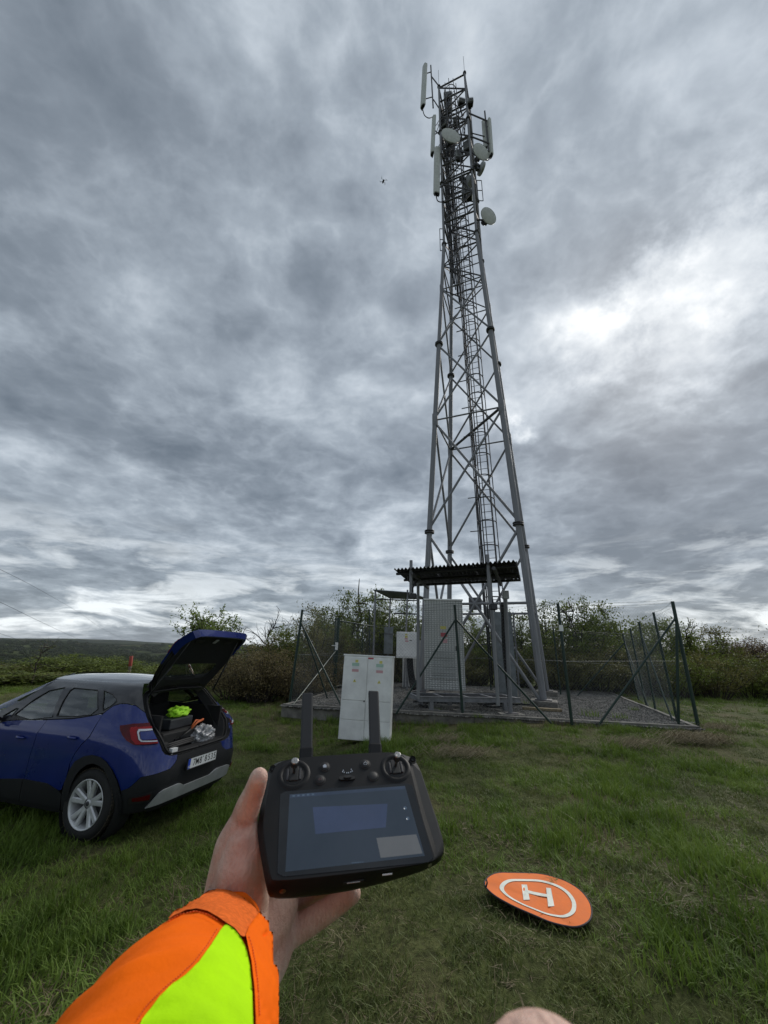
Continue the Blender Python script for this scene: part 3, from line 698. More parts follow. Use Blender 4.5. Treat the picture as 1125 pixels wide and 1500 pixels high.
# small cabinet on its post
sc0 = atz(596, 1010, PAD_Z); small = thing('meter_box', 'small white meter box with coloured stickers on a steel post', 'meter box', (sc0[0], sc0[1]-.1, PAD_Z), R(-4))
ps = FPX/float((sc0-EYE) @ FW); zb = float(atop(sc0, 594, 964)[2])-PAD_Z; zt = float(atop(sc0, 594, 926)[2])-PAD_Z; bw = 33/ps
MB().cbox((0, 0, (zb+zt)/2), (bw, .26, zt-zb), .015).build('box', M_white, small); MB().cbox((0, -.14, (zb+zt)/2), (bw*.9, .02, (zt-zb)*.9), .006).build('door', M_white, small)
stickers(small, [(-.05, zt-.10, .10, .05, M_yel), (-.05, zt-.19, .11, .08, M_yel), (-.05, zt-.27, .12, .06, M_pink), (-.03, zt-.36, .14, .06, M_pink), (.13, zt-.33, .09, .03, M_ink)], None, -.152)
MB().box((0, .1, zb/2), (.08, .08, zb)).build('post', M_galv, small)
for s in range(5): MB().tube(smooth_path([(.0+.05*s, -.02, zb), (.06+.05*s, -.1, zb*.5), (.2+.07*s, -.05-.05*s, .05), (.7+.1*s, .1, .03)]), .03, 6).build('cable', M_black, small)
# back panel cabinet behind it
mb2 = atz(602, 1008, PAD_Z); bk = thing('distribution_cabinet', 'pale quilted cabinet standing behind the small meter box', 'electrical cabinet', (mb2[0]+.15, mb2[1]+.7, PAD_Z), R(-4))
MB().cbox((0, 0, .95), (.95, .4, 1.9), .02).build('housing', M_quilt, bk); MB().box((-.25, -.21, 1.0), (.10, .02, .9)).build('door_seam', M_greym, bk)
# grey steel frame with flat roof
fr = thing('steel_rack', 'open steel rack with a flat sheet roof left of the mast', 'rack', (*atz(585, 1008, PAD_Z)[:2], PAD_Z), R(-5)); FRO = np.array(fr.location)
fp = {}
for (bx_, by_, tx_, ty_) in ((545, 1008, 550, 866), (566, 1002, 572, 872), (592, 1008, 597, 864), (617, 1004, 620, 878)):
    q = atz(bx_, by_, PAD_Z); t = atop(q, tx_, ty_); fp[bx_] = (q, t); bar('rack_post', q, t, .04, M_galv, None, 'tube')
    bpy.context.view_layer.update()
for o in [o for o in COL.objects if o.name.startswith('rack_post')]:
    o.parent = fr; o.matrix_parent_inverse = (Matrix.Translation(fr.location) @ Matrix.Rotation(R(-5), 4, 'Z')).inverted()
def rackpart(name, mb, m): o = mb.build(name, m); o.parent = fr; o.matrix_parent_inverse = (Matrix.Translation(fr.location) @ Matrix.Rotation(R(-5), 4, 'Z')).inverted(); return o
tz = fp[545][1][2]+.03
c4 = [atz(549, 864, tz), atz(600, 863, tz), atz(630, 878, tz+.0), atz(570, 880, tz+.0)]
c4 = [fp[545][1]+(-.1, -.1, 0), fp[592][1]+(.1, -.1, 0), fp[617][1]+(.35, .2, 0), fp[566][1]+(.0, .2, 0)]
for q in c4: q[2] = tz
rackpart('roof_sheet', MB().prism([(q[0], q[1]) for q in c4], tz, tz+.03), M_greym)
rackpart('shelf_rail', MB().box((fp[566][0]+fp[617][0])/2*np.array((1, 1, 0))+(0, -.3, tz-.75), (1.1, .06, .06)), M_dark)
rackpart('shelf_rail', MB().box((fp[545][0]+fp[617][0])/2*np.array((1, 1, 0))+(-.1, .1, tz-.22), (1.9, .05, .05)), M_dark)
gb = atD(569, 938, float(np.linalg.norm(fp[566][0][:2]))-.1)
rackpart('side_panel', MB().cbox(gb, (.42, .14, 1.2), .01), M_greym); rackpart('panel_frame', MB().box(gb+(0, -.08, .28), (.40, .02, .03)), M_galvd)
rackpart('junction_box', MB().cbox(gb+(.05, -.05, -.78), (.30, .16, .2), .01), M_dark)
# corrugated canopy
zn = 3.55
cn0, cn1 = atz(577, 834, zn), atz(757, 822, zn); cf0, cf1 = atz(604, 857, zn+.04), atz(763, 849, zn+.04)
can = thing('corrugated_canopy', 'dark corrugated sheet canopy on steel posts over the equipment cabinet', 'canopy', (*((cn0+cn1+cf0+cf1)/4)[:2], PAD_Z)); CO = np.array(can.location)
NS = 3; waves = 30
for s in range(NS):
    V = []; Fc = []; nn = int(waves/NS)*8
    for i in range(nn+1):
        u = (s+i/nn)/NS; h = .026*math.sin(u*waves*2*math.pi)+.004*s
        a = lerp(cn0, cn1, u); c = lerp(cf0, cf1, u)
        V += [a+(0, 0, h)-CO, c+(0, 0, h)-CO, a+(0, 0, h+.003)-CO, c+(0, 0, h+.003)-CO]
    for i in range(nn): o4 = i*4; Fc += [(o4, o4+1, o4+5, o4+4), (o4+2, o4+6, o4+7, o4+3), (o4, o4+4, o4+6, o4+2), (o4+1, o4+3, o4+7, o4+5)]
    MB().add(V, Fc, False).build('corrugated_sheet', M_sheet if 'M_sheet' in globals() else M_dark, can)
for w in (.12, .5, .88): 
    a, c = lerp(cn0, cf0, w), lerp(cn1, cf1, w); bar('purlin', a-(0, 0, .06), c-(0, 0, .06), .035, M_dark, can, 'tube', CO)
for u in (.16, .83):
    a, c = lerp(cn0, cn1, u), lerp(cf0, cf1, u); mid = lerp(a, c, .15); foot_ = np.array((mid[0], mid[1], SK))
    bar('rafter', a-(0, 0, .12), c-(0, 0, .12), .04, M_galvd, can, 'tube', CO)
pq = atz(606, 1015, SK); 
for (bx_, by_, tx_, ty_) in ((614, 1014, 608, 826), (731, 1012, 721, 818)):
    q = atz(bx_, by_, SK); q2 = lerp(cn0, cn1, .16 if bx_ < 650 else .80)+np.array((0, .12, 0)); q = np.array((q2[0], q2[1], SK)); bar('canopy_post', q2-(0, 0, .62 if bx_ < 650 else .9), q2+(0, 0, .22), .04, M_galv, can, 'tube', CO)
    bar('canopy_post', np.array((q2[0]+.25, q2[1]+.8, SK)), q2+(.25, .8, .0), .04, M_galv, can, 'tube', CO)
    bar('strut', q2-(0, 0, .5), q2+(.25, .8, -.1), .03, M_galvd, can, 'tube', CO)
    fl = thing('floodlight', 'small black floodlight under the %s end of the corrugated canopy' % ('left' if bx_ < 650 else 'right'), 'floodlight', q2+np.array((.05, -.05, -.66 if bx_ < 650 else -.95)))
    MB().cbox((0, 0, 0), (.15, .10, .13), .02).build('lamp_body', M_black, fl); MB().box((0, -.052, 0), (.12, .01, .10)).build('lens', M_dark, fl); MB().tube([(0, .02, .08), (0, .06, .22)], .015, 6).build('bracket', M_dark, fl)
# grey cabinets on the right in front of the mast foot
gq = atz(752, 1020, PAD_Z+.12); gpx = FPX/float((gq-EYE) @ FW)
gc = thing('ventilated_cabinet', 'tall narrow grey metal cabinet beside the right legs of the mast', 'equipment cabinet', (gq[0]-.02, gq[1]+.35, PAD_Z+.1), R(-16))
gh = float(atop(gq, 735, 896)[2])-PAD_Z-.1
MB().cbox((-.05, 0, gh/2), (.62, .55, gh), .012).build('housing', M_greym, gc)
MB().cbox((-.05, -.285, gh/2), (.54, .02, gh*.92), .006).build('door', M_greym, gc)
for k in range(16): MB().box((.275, 0, .3+k*.13), (.02, .5, .05)).build('side_louvre', M_dark, gc)
MB().box((.33, -.1, gh/2), (.05, .12, gh)).build('corner_rail', M_galv, gc)
pl0 = atz(748, 1046, PAD_Z); pl = thing('steel_post', 'galvanised square post standing in front of the narrow grey cabinet', 'post', pl0); 
pt = atop(pl0, 740, 866); bar('shaft', pl0, pt, .05, M_galv, pl, 'tube', pl0); MB().box((0, 0, .02), (.3, .3, .03)).build('base_plate', M_galvd, pl); MB().cbox((0, 0, -.03), (.6, .45, .1), .015).build('concrete_block', M_conc, pl)
MB().cbox((pt-pl0)+(0, .0, -.1), (.16, .14, .22), .01).build('junction_box', M_greyp, pl)
for s in range(3): MB().tube(smooth_path([(.02*s, .08, .3), (.03*s-.05, .09, 1.5), (.02*s, .08, pt[2]-pl0[2]-.3)]), .02, 5).build('cable', M_black, pl)
# black cable tangle under the skid
for i in range(14):
    a = atz(random.uniform(596, 720), random.uniform(1022, 1034), PAD_Z+.06); P_ = [a]
    for k in range(4): P_.append(P_[-1]+np.array((random.uniform(-.1, .5), random.uniform(-.25, .25), random.uniform(-.05, .08)))); P_[-1][2] = max(P_[-1][2], PAD_Z+.03)
    t = P_[0]; o = MB().tube([p-t for p in smooth_path(P_)], .024, 6).build('ground_cable', M_black, None, t.tolist())
    tag(o, 'one of the black cables lying tangled on the gravel under the steel frame', 'cable', 'black cables under the steel frame')
b = MB(); b.cbox((0, 0, 0), (1.0, .14, .07), .012, rotz(-.25)); o = b.build('timber_plank', mat('old_timber', (.26, .21, .13), .9, 0, .3, 14), None, (atz(794, 1041, PAD_Z)+(0, 0, .035)).tolist()); tag(o, 'short weathered plank lying on the gravel by the mast foot', 'plank')
# ---------------------------------------------------------------- landing pad
def build_landing():
    c0 = (atz(710, 1303, .06)+atz(868, 1338, .06)+atz(790, 1279, .06)+atz(800, 1356, .06))/4
    c0[2] = float(gz(c0[0], c0[1]))+.055
    lp = thing('landing_pad', 'round orange fabric drone landing pad with a white ring and H lying on the grass', 'landing pad', c0)
    o_ = mat('orange_nylon', (.84, .21, .055), .7, 0, .06, 9, .2, 30, spec=.15); w_ = mat('reflective_white', (.74, .77, .68), .45, 0, .06, 30)
    outline = [(710, 1300), (716, 1288), (733, 1280), (762, 1277.5), (792, 1279), (822, 1288), (845, 1301), (860, 1316), (866.5, 1330), (864, 1345), (850, 1355), (832, 1357), (805, 1354), (776, 1343), (745, 1328), (722, 1314)]
    P = []
    for i, (x, y) in enumerate(outline):
        z = float(c0[2])+.012*math.sin(i*.9); P.append((atz(x, y, z)-np.array(c0)))
    ring = smooth_closed(P, 6)
    n = len(ring)
    def at(f, k, dz):                 # f: 0 centre .. 1 rim ; soft waves in the cloth
        q = ring[k % n]*f; a = math.atan2(q[1], q[0]); return q+np.array((0, 0, dz+.005*f*math.sin(3*a+.6)+.022*(f**2)*max(0, math.cos(a-R(200)))))
    fs = np.linspace(0, .985, 26)
    def ringmesh(f0, f1, dz, m, name, parent=lp, N=6):
        b = MB(); ff = np.linspace(f0, f1, N); V = [at(f, k, dz) for f in ff for k in range(n)]
        b.add(V, [(i*n+k, i*n+(k+1) % n, (i+1)*n+(k+1) % n, (i+1)*n+k) for i in range(N-1) for k in range(n)], True); return b.build(name, m, parent)
    ringmesh(.001, .985, 0, o_, 'fabric_disc', N=24)
    ringmesh(.635, .715, .0035, w_, 'white_ring')
    b = MB(); b.tube([at(1, k, -.003) for k in range(n+1)], .0052, 8); b.build('rim', mat('dark_binding', (.035, .022, .03), .7, 0, .2), lp)
    # H drawn in the disc plane from traced points
    H = [[(764, 1296), (772, 1296), (776, 1318), (767, 1319)], [(800, 1300.5), (807, 1301.5), (812, 1327), (803, 1328)], [(773, 1304.5), (801.5, 1310.5), (802.5, 1314.5), (774, 1309)]]
    b = MB()
    for q in H:
        pts = []
        for k in range(4):
            a_, c_ = q[k], q[(k+1) % 4]
            for s in range(4): pts.append((a_[0]+(c_[0]-a_[0])*s/4, a_[1]+(c_[1]-a_[1])*s/4))
        V = []
        for x, y in pts:
            w = atz(x, y, c0[2]+.004)-np.array(c0); a = math.atan2(w[1], w[0]); kb = min(range(n), key=lambda q: abs(math.atan2(math.sin(math.atan2(ring[q][1], ring[q][0])-a), math.cos(math.atan2(ring[q][1], ring[q][0])-a)))); rr = math.hypot(w[0], w[1])/math.hypot(ring[kb][0], ring[kb][1]); w[2] = .0055+.005*rr*math.sin(3*a+.6)+.022*rr**2*max(0, math.cos(a-R(200)))
            V.append(w)
        b.add(V+[v-np.array((0, 0, .003)) for v in V], [tuple(range(16))]+[(i, (i+1) % 16, 16+(i+1) % 16, 16+i) for i in range(16)])
    b.build('letter_h', w_, lp)
    p = at(1, int(n*.985), 0); MB().tube([p+(0, 0, 0), p+(.012, .01, .02), p+(.01, .02, .035)], .006, 6).build('loop', M_black, lp)
def smooth_closed(P, n):
    out = []; N = len(P)
    for i in range(N):
        a, b_, c, d = P[i-1], P[i], P[(i+1) % N], P[(i+2) % N]
        for k in range(n): t = k/n; out.append(.5*((2*b_)+(-a+c)*t+(2*a-5*b_+4*c-d)*t*t+(-a+3*b_-3*c+d)*t**3))
    return out
build_landing()
# ---------------------------------------------------------------- drone in the air
dc = atd(561.5, 265.5, 40.0)
dr = thing('quadcopter_drone', 'tiny dark quadcopter drone hovering in the sky left of the mast', 'drone', dc, R(25)); dr.scale = (.95,)*3
MB().cbox((0, 0, 0), (.16, .34, .12), .03).build('body', M_dark, dr)
for k in range(4):
    a = R(40+k*90+(8 if k % 2 else -8)); e = np.array((math.cos(a)*.34, math.sin(a)*.34, .05)); MB().tube([(0, 0, .02), e], .014, 6).build('arm', M_dark, dr)
    rt_ = MB().lathe([(0, .05), (.028, .05), (.028, -.02), (0, -.02)], e, (0, 0, 1), 10).build('rotor_motor', M_black, dr)
    b = MB(); pa = a+.7; d_ = np.array((math.cos(pa), math.sin(pa), 0)); sn = np.array((-d_[1], d_[0], 0))
    for s in (1, -1): b.add([e+(0, 0, .06)+sn*.008*s, e+(0, 0, .062)+d_*s*.1+sn*.016*s, e+(0, 0, .06)+d_*s*.2, e+(0, 0, .058)+d_*s*.1-sn*.012*s], [(0, 1, 2, 3)])
    b.build('propeller', M_black, rt_)
MB().sphere((0, .14, -.09), .055).build('camera_gimbal', M_black, dr)
for s in (-1, 1): MB().tube([(s*.1, 0, -.03), (s*.16, 0, -.2)], .01, 6).build('landing_leg', M_black, dr)
# ---------------------------------------------------------------- marker post, small far post, power lines
M_postred = mat('red_paint', (.42, .07, .05), .6, 0, .2); M_wood = mat('pale_wood', (.25, .21, .16), .9, 0, .3, 20)
def marker():
    D = 26.0; q = atD(189, 988, D); t = atD(192.5, 961, D); m_ = thing('marker_post', 'thin field marker post with a red top beyond the car roof', 'post', (q[0], q[1], q[2]))
    g0 = np.array((q[0], q[1], float(gz(q[0], q[1])))); bar('post_shaft', g0, lerp(q, t, .45), .075, M_wood, m_, 'tube', q); bar('red_top', lerp(q, t, .45), t, .085, M_postred, m_, 'tube', q)
marker()
def wire(pts_px, Ds, lab, r=.04):
    P_ = [atD(x, y, D) for (x, y), D in zip(pts_px, Ds)]; O = P_[0]
    o = MB().tube([p-O for p in smooth_path(P_)], r, 4).build('power_line', M_dark, None, O.tolist()); tag(o, lab, 'power line', 'thin power lines across the sky at left')
wire([(-60, 806), (0, 834), (60, 865), (120, 900), (152, 922), (190, 941)], [90, 120, 165, 250, 340, 560], 'uppermost thin power line slanting down at the left edge of the sky', .038)
wire([(-60, 857), (0, 882), (60, 911), (110, 934), (135, 944)], [90, 120, 165, 250, 340], 'middle thin power line slanting down at the left edge of the sky', .04)
wire([(-60, 910), (0, 928), (30, 938), (50, 944)], [90, 120, 165, 220], 'lowest thin power line slanting down to the hills at the left edge', .03)
CX=1.4
CZT=[.18,.30,.45,.60,.75,.90,1.0,1.1,1.2,1.3,1.4,1.48,1.53]
CXR=[-.52,-.62,-.68,-.69,-.66,-.62,-.57,-.48,-.40,-.32,-.24,-.16,-.05]
CWT=[.83,.87,.895,.90,.90,.895,.885,.86,.825,.775,.71,.64,.52]
CXF=[3.30,3.45,3.52,3.53,3.50,3.35,2.75,2.55,2.30,2.05,1.80,1.60,1.45]
def cinterp(z,T): return np.interp(z,CZT,T)
def ctable(n,A,w,N=400):
    th=np.linspace(0,np.pi/2,N)
    X=np.sin(th)**(2/n);Y=np.cos(th)**(2/n)
    s=np.r_[0,np.cumsum(np.hypot(np.diff(A*X),np.diff(w*Y)))]
    return s,X,Y
RS,RX,RY=ctable(6.5,2.09,.9)
FS,FX,FY=ctable(4.0,2.13,.9)
def FARW(z): return 1+.125*min(1,max(0,(1.32-z)/.3))
def CS(u,z,off=0.0):
    w=cinterp(z,CWT)+off
    if u<=CX:
        s=CX-u; X=np.interp(s,RS,RX);Y=np.interp(s,RS,RY)
        if s>RS[-1]: # across centreline -> mirror
            s2=2*RS[-1]-s; X=np.interp(s2,RS,RX);Y=-np.interp(s2,RS,RY)*FARW(z)
        return np.array([CX-(CX-cinterp(z,CXR)+off)*X, w*Y, z])
    s=u-CX;X=np.interp(s,FS,FX);Y=np.interp(s,FS,FY)
    return np.array([CX+(cinterp(z,CXF)-CX+off)*X,w*Y,z])
UC=CX-RS[-1]
# ---------------------------------------------------------------- the blue car, tailgate open (frame: x forward from rear axle, y left, z up)
M_blue = mat('blue_car_paint', (.0035, .018, .155), .32, .2, .06, 3, coat=1.0, spec=.2)
M_roofp = mat('black_car_paint', (.012, .011, .013), .3, .1, .1, 3, coat=1.0, spec=.3)
M_clad = mat('dark_plastic_trim', (.016, .017, .019), .6, 0, .15, 30, .1, 200, spec=.25)
M_silver = mat('silver_trim', (.46, .47, .48), .42, .2, .1, 8)
M_alloy = mat('alloy_rim', (.62, .63, .64), .35, .35, .1, 10)
M_tyre = mat('tyre_rubber', (.018, .018, .018), .85, 0, .3, 20, .3, 90)
M_mud = mat('muddy_tyre_tread', (.085, .070, .045), .95, 0, .5, 18, .8, 60, col2=(.022, .020, .017))
M_redl = mat('red_lamp_glass', (.11, .003, .006), .25, 0, .3, 6, spec=.3)
M_redb = mat('bright_red_lamp', (.32, .010, .014), .25, 0, .2, 6, spec=.3)
M_clear = mat('clear_lamp_glass', (.55, .57, .62), .12, .1, .1, 6, coat=1)
M_trim = mat('dark_interior_trim', (.010, .010, .011), .85, 0, .2, 12)
M_rooft = mat('gloss_roof_paint', (.03, .031, .035), .14, .25, .1, 3, coat=1.0, spec=1.0)
M_seat = mat('seat_fabric', (.022, .022, .024), .9, 0, .2, 30)
def glass_mat(name, tint, mixf):
    m = bpy.data.materials.new(name); m.use_nodes = True; nt = m.node_tree; nt.nodes.clear(); g = G(nt)
    gl = g.n('ShaderNodeBsdfGlossy', {'Color': (1, 1, 1, 1), 'Roughness': .02}).outputs[0]
    tr = g.n('ShaderNodeBsdfTransparent', {'Color': (*tint, 1)}).outputs[0]
    geo = g.n('ShaderNodeNewGeometry'); c_ = g.m('ABSOLUTE', g.n('ShaderNodeVectorMath', {0: geo.outputs['Normal'], 1: geo.outputs['Incoming']}, operation='DOT_PRODUCT').outputs['Value'])
    f = g.m('ADD', g.m('MULTIPLY', g.m('POWER', g.m('SUBTRACT', 1.0, c_, clamp=True), 4.0), .9), .045+mixf, clamp=True)
    g.n('ShaderNodeOutputMaterial', {0: g.n('ShaderNodeMixShader', {0: f, 1: tr, 2: gl}).outputs[0]}); return m
M_glass = glass_mat('tinted_car_glass', (.42, .47, .46), .07)
M_privacy = glass_mat('dark_tailgate_glass', (.50, .56, .52), .08)
def car_panel(name, poly, m, parent, off=0., grid=.07, holes=(), thick=.018, xf=None, mirror=True, offin=None):
    """a panel cut out of the body surface; poly in (u, z)"""
    def dens(P):
        out = []
        for i in range(len(P)):
            a, c = np.array(P[i]), np.array(P[(i+1) % len(P)]); k = max(1, int(np.linalg.norm(c-a)/(grid*.8)))
            out += [tuple(a+(c-a)*j/k) for j in range(k)]
        return out
    loops = [dens(poly)]+[dens(h) for h in holes]
    pts = []; edges = []
    for L in loops:
        o = len(pts); pts += L; edges += [(o+i, o+(i+1) % len(L)) for i in range(len(L))]
    nb = len(pts)
    def inside(p, L):
        c = False; j = len(L)-1
        for i in range(len(L)):
            if (L[i][1] > p[1]) != (L[j][1] > p[1]) and p[0] < (L[j][0]-L[i][0])*(p[1]-L[i][1])/(L[j][1]-L[i][1]+1e-12)+L[i][0]: c = not c
            j = i
        return c
    ok = lambda p: inside(p, loops[0]) and not any(inside(p, h) for h in loops[1:])
    B = np.array(pts); xs = B[:, 0]; zs = B[:, 1]
    for x in np.arange(xs.min()+grid*.5, xs.max(), grid):
        for z in np.arange(zs.min()+grid*.5, zs.max(), grid):
            if ok((x, z)) and np.min(np.hypot(B[:, 0]-x, B[:, 1]-z)) > grid*.4: pts.append((x, z))
    r = delaunay_2d_cdt([Vector(p) for p in pts], edges, [], 0, 1e-6)
    V2 = [tuple(v) for v in r[0]]; Fs = [tuple(f) for f in r[2] if ok(np.mean([V2[i] for i in f], axis=0))]
    used = sorted({i for f in Fs for i in f}); mp = {a: k for k, a in enumerate(used)}
    V2 = [V2[i] for i in used]; Fs = [tuple(mp[i] for i in f) for f in Fs]
    T = xf or (lambda p: p)
    n = len(V2); V = [T(CS(u, z, off)) for u, z in V2]+[T(CS(u, z, (off-thick) if offin is None else offin)) for u, z in V2]
    cnt = {}
    for f in Fs:
        for i in range(len(f)):
            e = (f[i], f[(i+1) % len(f)]); k = tuple(sorted(e)); cnt.setdefault(k, []).append(e)
    rim = [v[0] for v in cnt.values() if len(v) == 1]
    F3 = list(Fs)+[tuple(n+i for i in reversed(f)) for f in Fs]+[(b_, a_, n+a_, n+b_) for a_, b_ in rim]
    nF = len(Fs)
    for s in ((1, -1) if mirror else (1,)):
        b = MB(); b.add([(p[0], p[1]*s*(FARW(p[2]) if s < 0 and p[0] < 1.0 else 1), p[2]) for p in V], F3 if s == 1 else [tuple(reversed(f)) for f in F3], True)
        for k in range(2*nF, len(F3)): b.sm[k] = False
        me = b.mesh(name, m); me.normals_split_custom_set_from_vertices if False else None
        o = link(name, me, parent)
        o.data.polygons.foreach_set('use_smooth', b.sm)
        md = o.modifiers.new('edges', 'EDGE_SPLIT'); md.split_angle = R(40)
        yield o
def CP(*a, **k): return list(car_panel(*a, **k))
car = thing('parked_car', 'blue compact crossover parked on the grass with its tailgate raised', 'car', (-2.9175, 5.9526, -.409), 2.85655)
def mir(P): return list(P)+[(2*UC-u, z) for u, z in reversed(P)]
ARCH = [(.30, .25), (.345, .38), (.355, .53), (.33, .64), (.269, .735), (.16, .79), (.043, .812), (-.08, .80), (-.166, .761), (-.25, .69), (-.32, .60), (-.385, .50), (-.44, .40), (-.49, .27)]
ARCI = [(.215, .25), (.25, .38), (.255, .50), (.225, .60), (.174, .66), (.09, .715), (.007, .735), (-.08, .72), (-.148, .69), (-.225, .61), (-.29, .52), (-.35, .42), (-.42, .27)]
FA = 2.66
def farch(r, zc=.345, n=13, x0=FA): return [(x0+r*math.cos(math.pi*(1.12-1.24*k/(n-1))), zc+r*math.sin(math.pi*(1.12-1.24*k/(n-1)))) for k in range(n)]
# doors, quarter, wings
OPEN = [(-.93, .778), (-.889, .785), (-.82, .81), (-.785, .85), (-.72, 1.01), (-.665, 1.17), (-.645, 1.235)]
BELT = [(-.53, 1.305), (-.40, 1.322), (-.30, 1.32), (-.196, 1.297), (-.10, 1.245), (-.052, 1.212)]
quarter = ARCH[2:13][:0]+[(.235, .885), (.30, .80), (.345, .70)]+[(.335, .63), (.275, .725), (.165, .785), (.043, .806), (-.085, .795), (-.175, .755), (-.262, .685), (-.335, .595), (-.40, .50)]+[(-.475, .527), (-.576, .627), (-.897, .656), (-.97, .70), (-1.0, .735), (-1.0, .775)]+OPEN+BELT+[(.045, 1.08), (.12, .98)]
qp = CP('rear_quarter_panel', quarter, M_blue, car)
CP('rear_door', [(.242, .89), (.128, .985), (.052, 1.083), (-.045, 1.207), (.05, 1.196), (.15, 1.178), (.45, 1.135), (.895, 1.10), (.985, .96), (.993, .70), (.985, .486), (.61, .478), (.43, .434), (.385, .44), (.36, .56), (.352, .70), (.308, .803)], M_blue, car)
fd = CP('front_door', [(.902, 1.098), (.992, .96), (1.0, .70), (.993, .486), (1.376, .448), (2.0, .44), (2.03, .60), (2.05, .98), (1.75, 1.045), (1.32, 1.072)], M_blue, car)
wing = [(2.057, .98), (2.037, .60), (2.007, .44), (2.16, .40)]+farch(.47)[1:-1]+[(3.14, .42), (3.35, .55), (3.7, .60), (4.05, .62), (4.05, .88), (3.55, .90), (3.0, .93), (2.5, .97)]
CP('front_wing', wing, M_blue, car)
CP('front_bumper', [(3.10, .24), (3.13, .40), (3.35, .54), (3.7, .59), (4.12, .61), (4.12, .24)], M_clad, car)
CP('headlight', [(3.25, .78), (3.3, .90), (3.75, .88), (3.85, .80), (3.6, .76)], M_clear, car, off=.012); CP('grille', [(3.9, .62), (3.88, .80), (4.12, .80), (4.12, .62)], M_black, car, off=.01)
for o, (u0, z0, u1, z1) in ((fd, (1.30, .975, 1.16, .965)), (None, (.46, .985, .31, .975))):
    for s in (1, -1):
        pts = [CS(u0+(u1-u0)*t, z0+(z1-z0)*t-.07*(1 if o else .3)+0, .012+.028*math.sin(math.pi*t)) for t in np.linspace(0, 1, 8)]
        MB().tube([(p[0], p[1]*s, p[2]) for p in pts], [.008, .013, .014, .015, .015, .014, .013, .008], 8).build('door_handle', M_blue, car)
# belt seal, window frames and panes
GF = [(1.66, 1.118), (1.38, 1.30), (1.225, 1.404), (.955, 1.45), (.83, 1.135), (1.22, 1.084)]
GR = [(.755, 1.150), (.78, 1.30), (.79, 1.42), (.75, 1.452), (.21, 1.446), (.135, 1.36), (.06, 1.255), (.15, 1.195), (.40, 1.165)]
GQ = [(.085, 1.445), (-.10, 1.418), (-.205, 1.368), (-.225, 1.345), (-.14, 1.29), (-.035, 1.25), (-.01, 1.29), (.03, 1.38)]
GV = [(1.98, 1.095), (1.80, 1.19), (1.72, 1.19), (1.72, 1.10)]
frame = [(-.052, 1.222), (-.10, 1.253), (-.196, 1.305), (-.30, 1.328), (-.40, 1.33), (-.53, 1.313), (-.642, 1.243), (-.615, 1.36), (-.60, 1.42), (-.60, 1.535), (.0, 1.535), (.8, 1.535), (1.42, 1.535), (1.55, 1.47), (1.85, 1.34), (2.2, 1.19), (2.42, 1.06), (2.40, 1.02), (2.05, .992), (1.75, 1.055), (1.32, 1.082), (.895, 1.11), (.45, 1.145), (.15, 1.188), (.05, 1.206)]
CP('window_frame', frame, M_roofp, car, holes=[GF, GR, GQ, GV], grid=.06)
def inset(P, d): c = np.mean(P, axis=0); return [tuple(c+(np.array(p)-c)*(1-d/np.linalg.norm(np.array(p)-c))) for p in P]
for P_, nm in ((GF, 'side_window'), (GR, 'side_window'), (GQ, 'quarter_window'), (GV, 'vent_window')):
    CP(nm, inset(P_, .004), M_glass, car, off=-.006, thick=.004)
    for o_, P2 in ((.002, P_),):
        for s in (1, -1):
            pts = [CS(*p, o_) for p in P2+[P2[0]]]; MB().tube([(p[0], p[1]*s, p[2]) for p in pts], .006, 5).build('window_seal', M_black, car)
# lower cladding and arches
CP('arch_trim', ARCH+list(reversed(ARCI)), M_clad, car, off=.018, thick=.05)
fo, fi = farch(.47), farch(.39)
CP('arch_trim', fo+list(reversed(fi)), M_clad, car, off=.018, thick=.05)
CP('door_cladding', [(.985, .49), (.61, .483), (.44, .44), (.36, .40), (.325, .26), (.985, .262)], M_clad, car, off=.012)
CP('door_cladding', [(.993, .49), (1.376, .452), (2.0, .445), (2.14, .40), (2.17, .26), (.993, .262)], M_clad, car, off=.012)
CP('sill', [(.31, .20), (.31, .258), (2.18, .258), (2.18, .20)], M_clad, car, off=-.02)
# rear bumper in whole width
bt = [(-.47, .27), (-.425, .40), (-.40, .50), (-.475, .522), (-.576, .622), (-.897, .651), (-.965, .695), (-.995, .73), (-1.0, .768)]
low = [(-.70, .30)]
CP('rear_bumper', mir(bt), M_clad, car, mirror=False, off=.004)
sk_ = [(-.705, .315), (-.73, .36), (-.80, .44), (-.84, .462), (-1.053, .470), (-1.12, .462), (-1.18, .425), (UC+.02, .418)]
CP('skid_plate', mir(sk_[:7]+[])[:0]+[(-.705, .31), (-.80, .442), (-.85, .462), (-1.053, .472), (-1.10, .462), (-1.17, .425)]+[(2*UC-u, z) for u, z in reversed([(-.705, .31), (-.80, .442), (-.85, .462), (-1.053, .472), (-1.10, .462), (-1.17, .425)])], M_silver, car, mirror=False, off=.022, thick=.03)
CP('diffuser', mir([(-.76, .245), (-.74, .305), (-.9, .31)])[:6], M_clad, car, mirror=False, off=.01)
rf = CP('reflector_housing', [(-.52, .375), (-.50, .44), (-.72, .47), (-.745, .40), (-.73, .37)], M_black, car, off=.012)
CP('rear_reflector', [(-.545, .40), (-.535, .43), (-.705, .447), (-.715, .395)], M_redl, car, off=.020)
